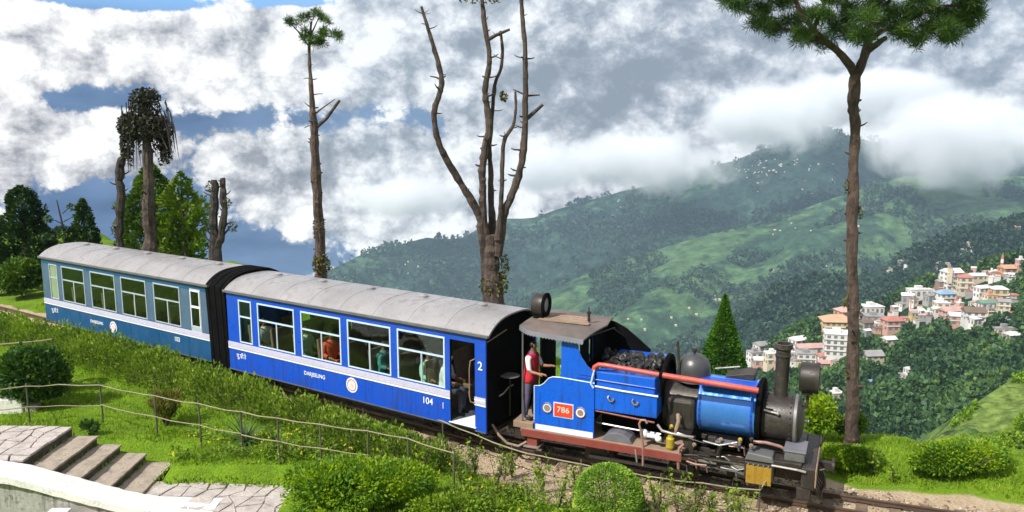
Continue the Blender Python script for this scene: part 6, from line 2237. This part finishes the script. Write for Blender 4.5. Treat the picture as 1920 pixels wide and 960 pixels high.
def cloth(name, col):
    if name not in CLOTH:
        CLOTH[name] = paint(name, col, .8, 0, .14, 9.0, None, 0, .25, 0, 25.0)
    return CLOTH[name]


def skin_body(J, E):
    """one continuous body grown round a skeleton; J: name -> (point, radius or (rx, ry))"""
    names = list(J)
    me = bpy.data.meshes.new('body')
    me.from_pydata([J[n][0] for n in names], [(names.index(a), names.index(b)) for a, b in E], [])
    o = bpy.data.objects.new('body_tmp', me)
    COL.objects.link(o)
    o.modifiers.new('skin', 'SKIN').use_smooth_shade = True
    for i, n in enumerate(names):
        r = J[n][1]
        sv = me.skin_vertices[0].data[i]
        sv.radius = r if isinstance(r, tuple) else (r, r)
        sv.use_root = n == 'pelvis'
    s = o.modifiers.new('sub', 'SUBSURF')
    s.levels = s.render_levels = 2
    dg = bpy.context.evaluated_depsgraph_get()
    out = bpy.data.meshes.new_from_object(o.evaluated_get(dg))
    bpy.data.objects.remove(o)
    out.name = 'body'
    return out


def garment(name, body, pick, off, mat, parent):
    """faces of the body picked by a rule, pushed out along their normals"""
    bm = bmesh.new()
    bm.from_mesh(body)
    bm.normal_update()
    kill = [f for f in bm.faces if not pick(f.calc_center_median())]
    bmesh.ops.delete(bm, geom=kill, context='FACES')
    if not bm.faces:
        bm.free()
        return None
    for v in bm.verts:
        w = mnoise.noise(v.co * 14) * .35 + 1
        v.co += v.normal * off * w
    me = bpy.data.meshes.new(name)
    bm.to_mesh(me)
    bm.free()
    me.materials.clear()
    me.materials.append(mat)
    o = bpy.data.objects.new(name, me)
    m = o.modifiers.new('thick', 'SOLIDIFY')
    m.thickness = .006
    m.offset = -1
    return link(o, parent)


def person(label, loc, rz, seated, arms, clothes, lean=0.0, yaw_head=0.0, parent_rot=None, group=None, long_hair=False):
    """figure facing +x; clothes: list of (name, colour, rule, offset)"""
    t = thing('person', label, 'person', loc, rz, group)
    if seated:
        hz_ = .12
    else:
        hz_ = .90
    L = lambda z: lean * (z - hz_)
    J = {'pelvis': ((0, 0, hz_ + .02), (.115, .15)), 'waist': ((L(hz_ + .18), 0, hz_ + .18), (.105, .135)), 'chest': ((.01 + L(hz_ + .38), 0, hz_ + .38), (.125, .17)),
         'neckbase': ((L(hz_ + .54), 0, hz_ + .54), (.06, .075)), 'neck': ((.01 + L(hz_ + .60), 0, hz_ + .60), .050), 'jaw': ((.035 + L(hz_ + .665), 0, hz_ + .665), (.068, .062)),
         'head': ((.022 + L(hz_ + .74), 0, hz_ + .74), (.092, .076)), 'crown': ((.012 + L(hz_ + .80), 0, hz_ + .80), (.066, .058))}
    E = [('pelvis', 'waist'), ('waist', 'chest'), ('chest', 'neckbase'), ('neckbase', 'neck'), ('neck', 'jaw'), ('jaw', 'head'), ('head', 'crown')]
    for s, nm in ((-1, 'r'), (1, 'l')):
        el, wr, hd = arms[nm]
        o = Vector((L(hz_ + .5), 0, hz_))
        sh = Vector((o.x, s * .185, hz_ + .49))
        J['sh' + nm] = (tuple(sh), .058)
        J['el' + nm] = (tuple(sh + Vector(el)), .042)
        J['fa' + nm] = (tuple(sh + Vector(el).lerp(Vector(wr), .35)), .040)
        J['wr' + nm] = (tuple(sh + Vector(wr)), (.024, .03))
        d = (Vector(hd) - Vector(wr)).normalized()
        side = d.cross(Vector((0, 0, 1))).normalized() * -s
        dn = Vector((0, 0, -1)) * .5 + d * .8
        w = sh + Vector(wr)
        J['pa' + nm] = (tuple(w + d * .055), (.020, .036))
        E += [('chest', 'sh' + nm), ('sh' + nm, 'el' + nm), ('el' + nm, 'fa' + nm), ('fa' + nm, 'wr' + nm), ('wr' + nm, 'pa' + nm)]
        for k in range(4):
            b0 = w + d * .10 + side * (.027 - .018 * k)
            ln = (.036, .042, .039, .030)[k]
            J[f'f{nm}{k}a'] = (tuple(b0), .0095)
            J[f'f{nm}{k}b'] = (tuple(b0 + d * ln + Vector((0, 0, -.010))), .0085)
            J[f'f{nm}{k}c'] = (tuple(b0 + d * ln * 1.5 + Vector((0, 0, -.034))), .007)
            E += [('pa' + nm, f'f{nm}{k}a'), (f'f{nm}{k}a', f'f{nm}{k}b'), (f'f{nm}{k}b', f'f{nm}{k}c')]
        J['th' + nm] = (tuple(w + d * .045 + side * .045 + Vector((0, 0, -.012))), .011)
        J['tt' + nm] = (tuple(w + d * .085 + side * .058 + Vector((0, 0, -.028))), .008)
        E += [('wr' + nm, 'th' + nm), ('th' + nm, 'tt' + nm)]
        if seated:
            J['hip' + nm] = ((.02, s * .095, hz_ - .01), .088)
            J['kn' + nm] = ((.43, s * .11, hz_ - .02), .062)
            J['ca' + nm] = ((.42, s * .11, hz_ - .20), .056)
            J['an' + nm] = ((.40, s * .11, hz_ - .50), .038)
            J['to' + nm] = ((.53, s * .12, hz_ - .555), (.032, .042))
        else:
            f = .05 * s
            J['hip' + nm] = ((f * .3, s * .095, hz_ - .06), .092)
            J['kn' + nm] = ((.02 + f, s * .10, .49), .058)
            J['ca' + nm] = ((-.01 + f, s * .10, .36), .055)
            J['an' + nm] = ((-.03 + f, s * .10, .085), .037)
            J['to' + nm] = ((.12 + f, s * .12, .032), (.030, .042))
        E += [('pelvis', 'hip' + nm), ('hip' + nm, 'kn' + nm), ('kn' + nm, 'ca' + nm), ('ca' + nm, 'an' + nm), ('an' + nm, 'to' + nm)]
    me = skin_body(J, E)
    me.materials.clear()
    me.materials.append(m_skin)
    me.shade_smooth()
    body = bpy.data.objects.new('body', me)
    link(body, t)
    hx, hzc = .022 + L(hz_ + .74), hz_ + .74
    # face
    for s in (-1, 1):
        e = MB().ball((hx + .086, s * .032, hzc + .004), .0115, 10, 6, (.7, 1.25, .8)).build('eye', m_eyew, body, 60)
        MB().ball((hx + .0925, s * .032, hzc + .004), .0058, 8, 6, (.6, 1, 1)).build('pupil', m_eye, e)
        MB().tube([(hx + .086, s * .050, hzc + .024), (hx + .095, s * .03, hzc + .028), (hx + .094, s * .014, hzc + .022)], .005, 5).build('eyebrow', m_hair, body)
        MB().ball((hx + .0, s * .080, hzc - .01), .022, 8, 6, (.8, .35, 1.3)).build('ear', m_skin, body, 60)
    MB().add([(hx + .086, 0, hzc + .01), (hx + .112, 0, hzc - .034), (hx + .084, -.018, hzc - .038), (hx + .084, .018, hzc - .038)], [(0, 2, 1), (0, 1, 3), (1, 2, 3), (0, 3, 2)]).build('nose', m_skin, body)
    MB().ball((hx + .082, 0, hzc - .064), .02, 10, 6, (.55, 1.1, .32)).build('mouth', m_lip, body, 60)
    garment('hair', me, lambda c: c.z > hzc + (.035 if c.x > hx + .03 else -.045) - (0.0 if not long_hair else .2 * (c.x < hx)) and (c.x < hx + .062 or c.z > hzc + .055) and c.z > hz_ + .62, .014, m_hair, body)
    for nm, col, rule, off in clothes:
        garment(nm, me, rule, off, cloth(nm + '_%02d%02d%02d' % tuple(int(q * 99) for q in col), col), body)
    return t


Z = .90
DRV = OL + DL * .13 + Vector((DL.y, -DL.x, 0)) * .70
NOHAND = lambda c: True
person('engine driver in a red vest over a white short sleeved shirt standing on the footplate', (DRV.x, DRV.y, .802), HL - .12, False,
       {'r': ((.07, -.05, -.27), (.30, -.02, -.30), (.42, -.01, -.29)), 'l': ((.12, .04, -.25), (.34, -.05, -.20), (.45, -.07, -.17))},
       [('trousers', (.115, .095, .17), lambda c: c.z < Z + .06 and c.z > .075 and abs(c.y) < .25 and c.x < .2, .016),
        ('shirt', (.68, .75, .80), lambda c: Z + .02 < c.z < Z + .575 and c.x < .17 and c.z > Z + .25 - .0 * abs(c.y), .010),
        ('vest', (.52, .018, .035), lambda c: Z - .06 < c.z < Z + .545 and abs(c.y) < .165 and c.x < .2, .024),
        ('scarf', (.22, .10, .26), lambda c: Z + .525 < c.z < Z + .60 and abs(c.y) < .10, .018),
        ('shoe', (.02, .017, .015), lambda c: c.z < .09, .010)], lean=.04)

# passengers behind the carriage windows
c1 = Matrix.Translation((O1.x, O1.y, 0)) @ Matrix.Rotation(H1, 4, 'Z')
def sit(label, lx, ly, rz, shirt, hairlong=False, arms=None, lean=0.0):
    p = c1 @ Vector((lx, ly, 1.05))
    person(label, (p.x, p.y, p.z), H1 + rz, True, arms or {'r': ((.05, -.04, -.26), (.25, .02, -.30), (.36, .05, -.31)), 'l': ((.05, .04, -.26), (.25, -.02, -.30), (.36, -.05, -.31))},
           [('shirt', shirt, lambda c: .08 < c.z < .69 and c.x < .20 and c.z > .10, .018), ('trousers', (.05, .05, .07), lambda c: c.z < .16 and c.x > -.2 and c.z > -.36, .014), ('shoe', (.02, .018, .016), lambda c: c.z < -.37, .009)],
           lean=lean, long_hair=hairlong)


sit('passenger in a white top behind the narrow first window of the blue carriage', .98, -.62, -.25, (.68, .66, .62))
sit('passenger in a pale grey-green top in the first wide window of the blue carriage', 2.55, -.60, .15, (.45, .56, .50), True)
sit('passenger in a bright red-orange top behind the second wide window', 3.45, -.62, -.3, (.78, .10, .05), True)
sit('passenger in a dark teal top behind the third wide window', 5.18, -.60, .2, (.05, .26, .26))
sit('passenger in a mint green top behind the fourth wide window', 6.62, -.62, -.2, (.34, .66, .52), False, None, -.12)
sit('passenger in a white top leaning at the front edge of the fourth wide window', 7.05, -.66, .3, (.75, .76, .78), False, None, .12)
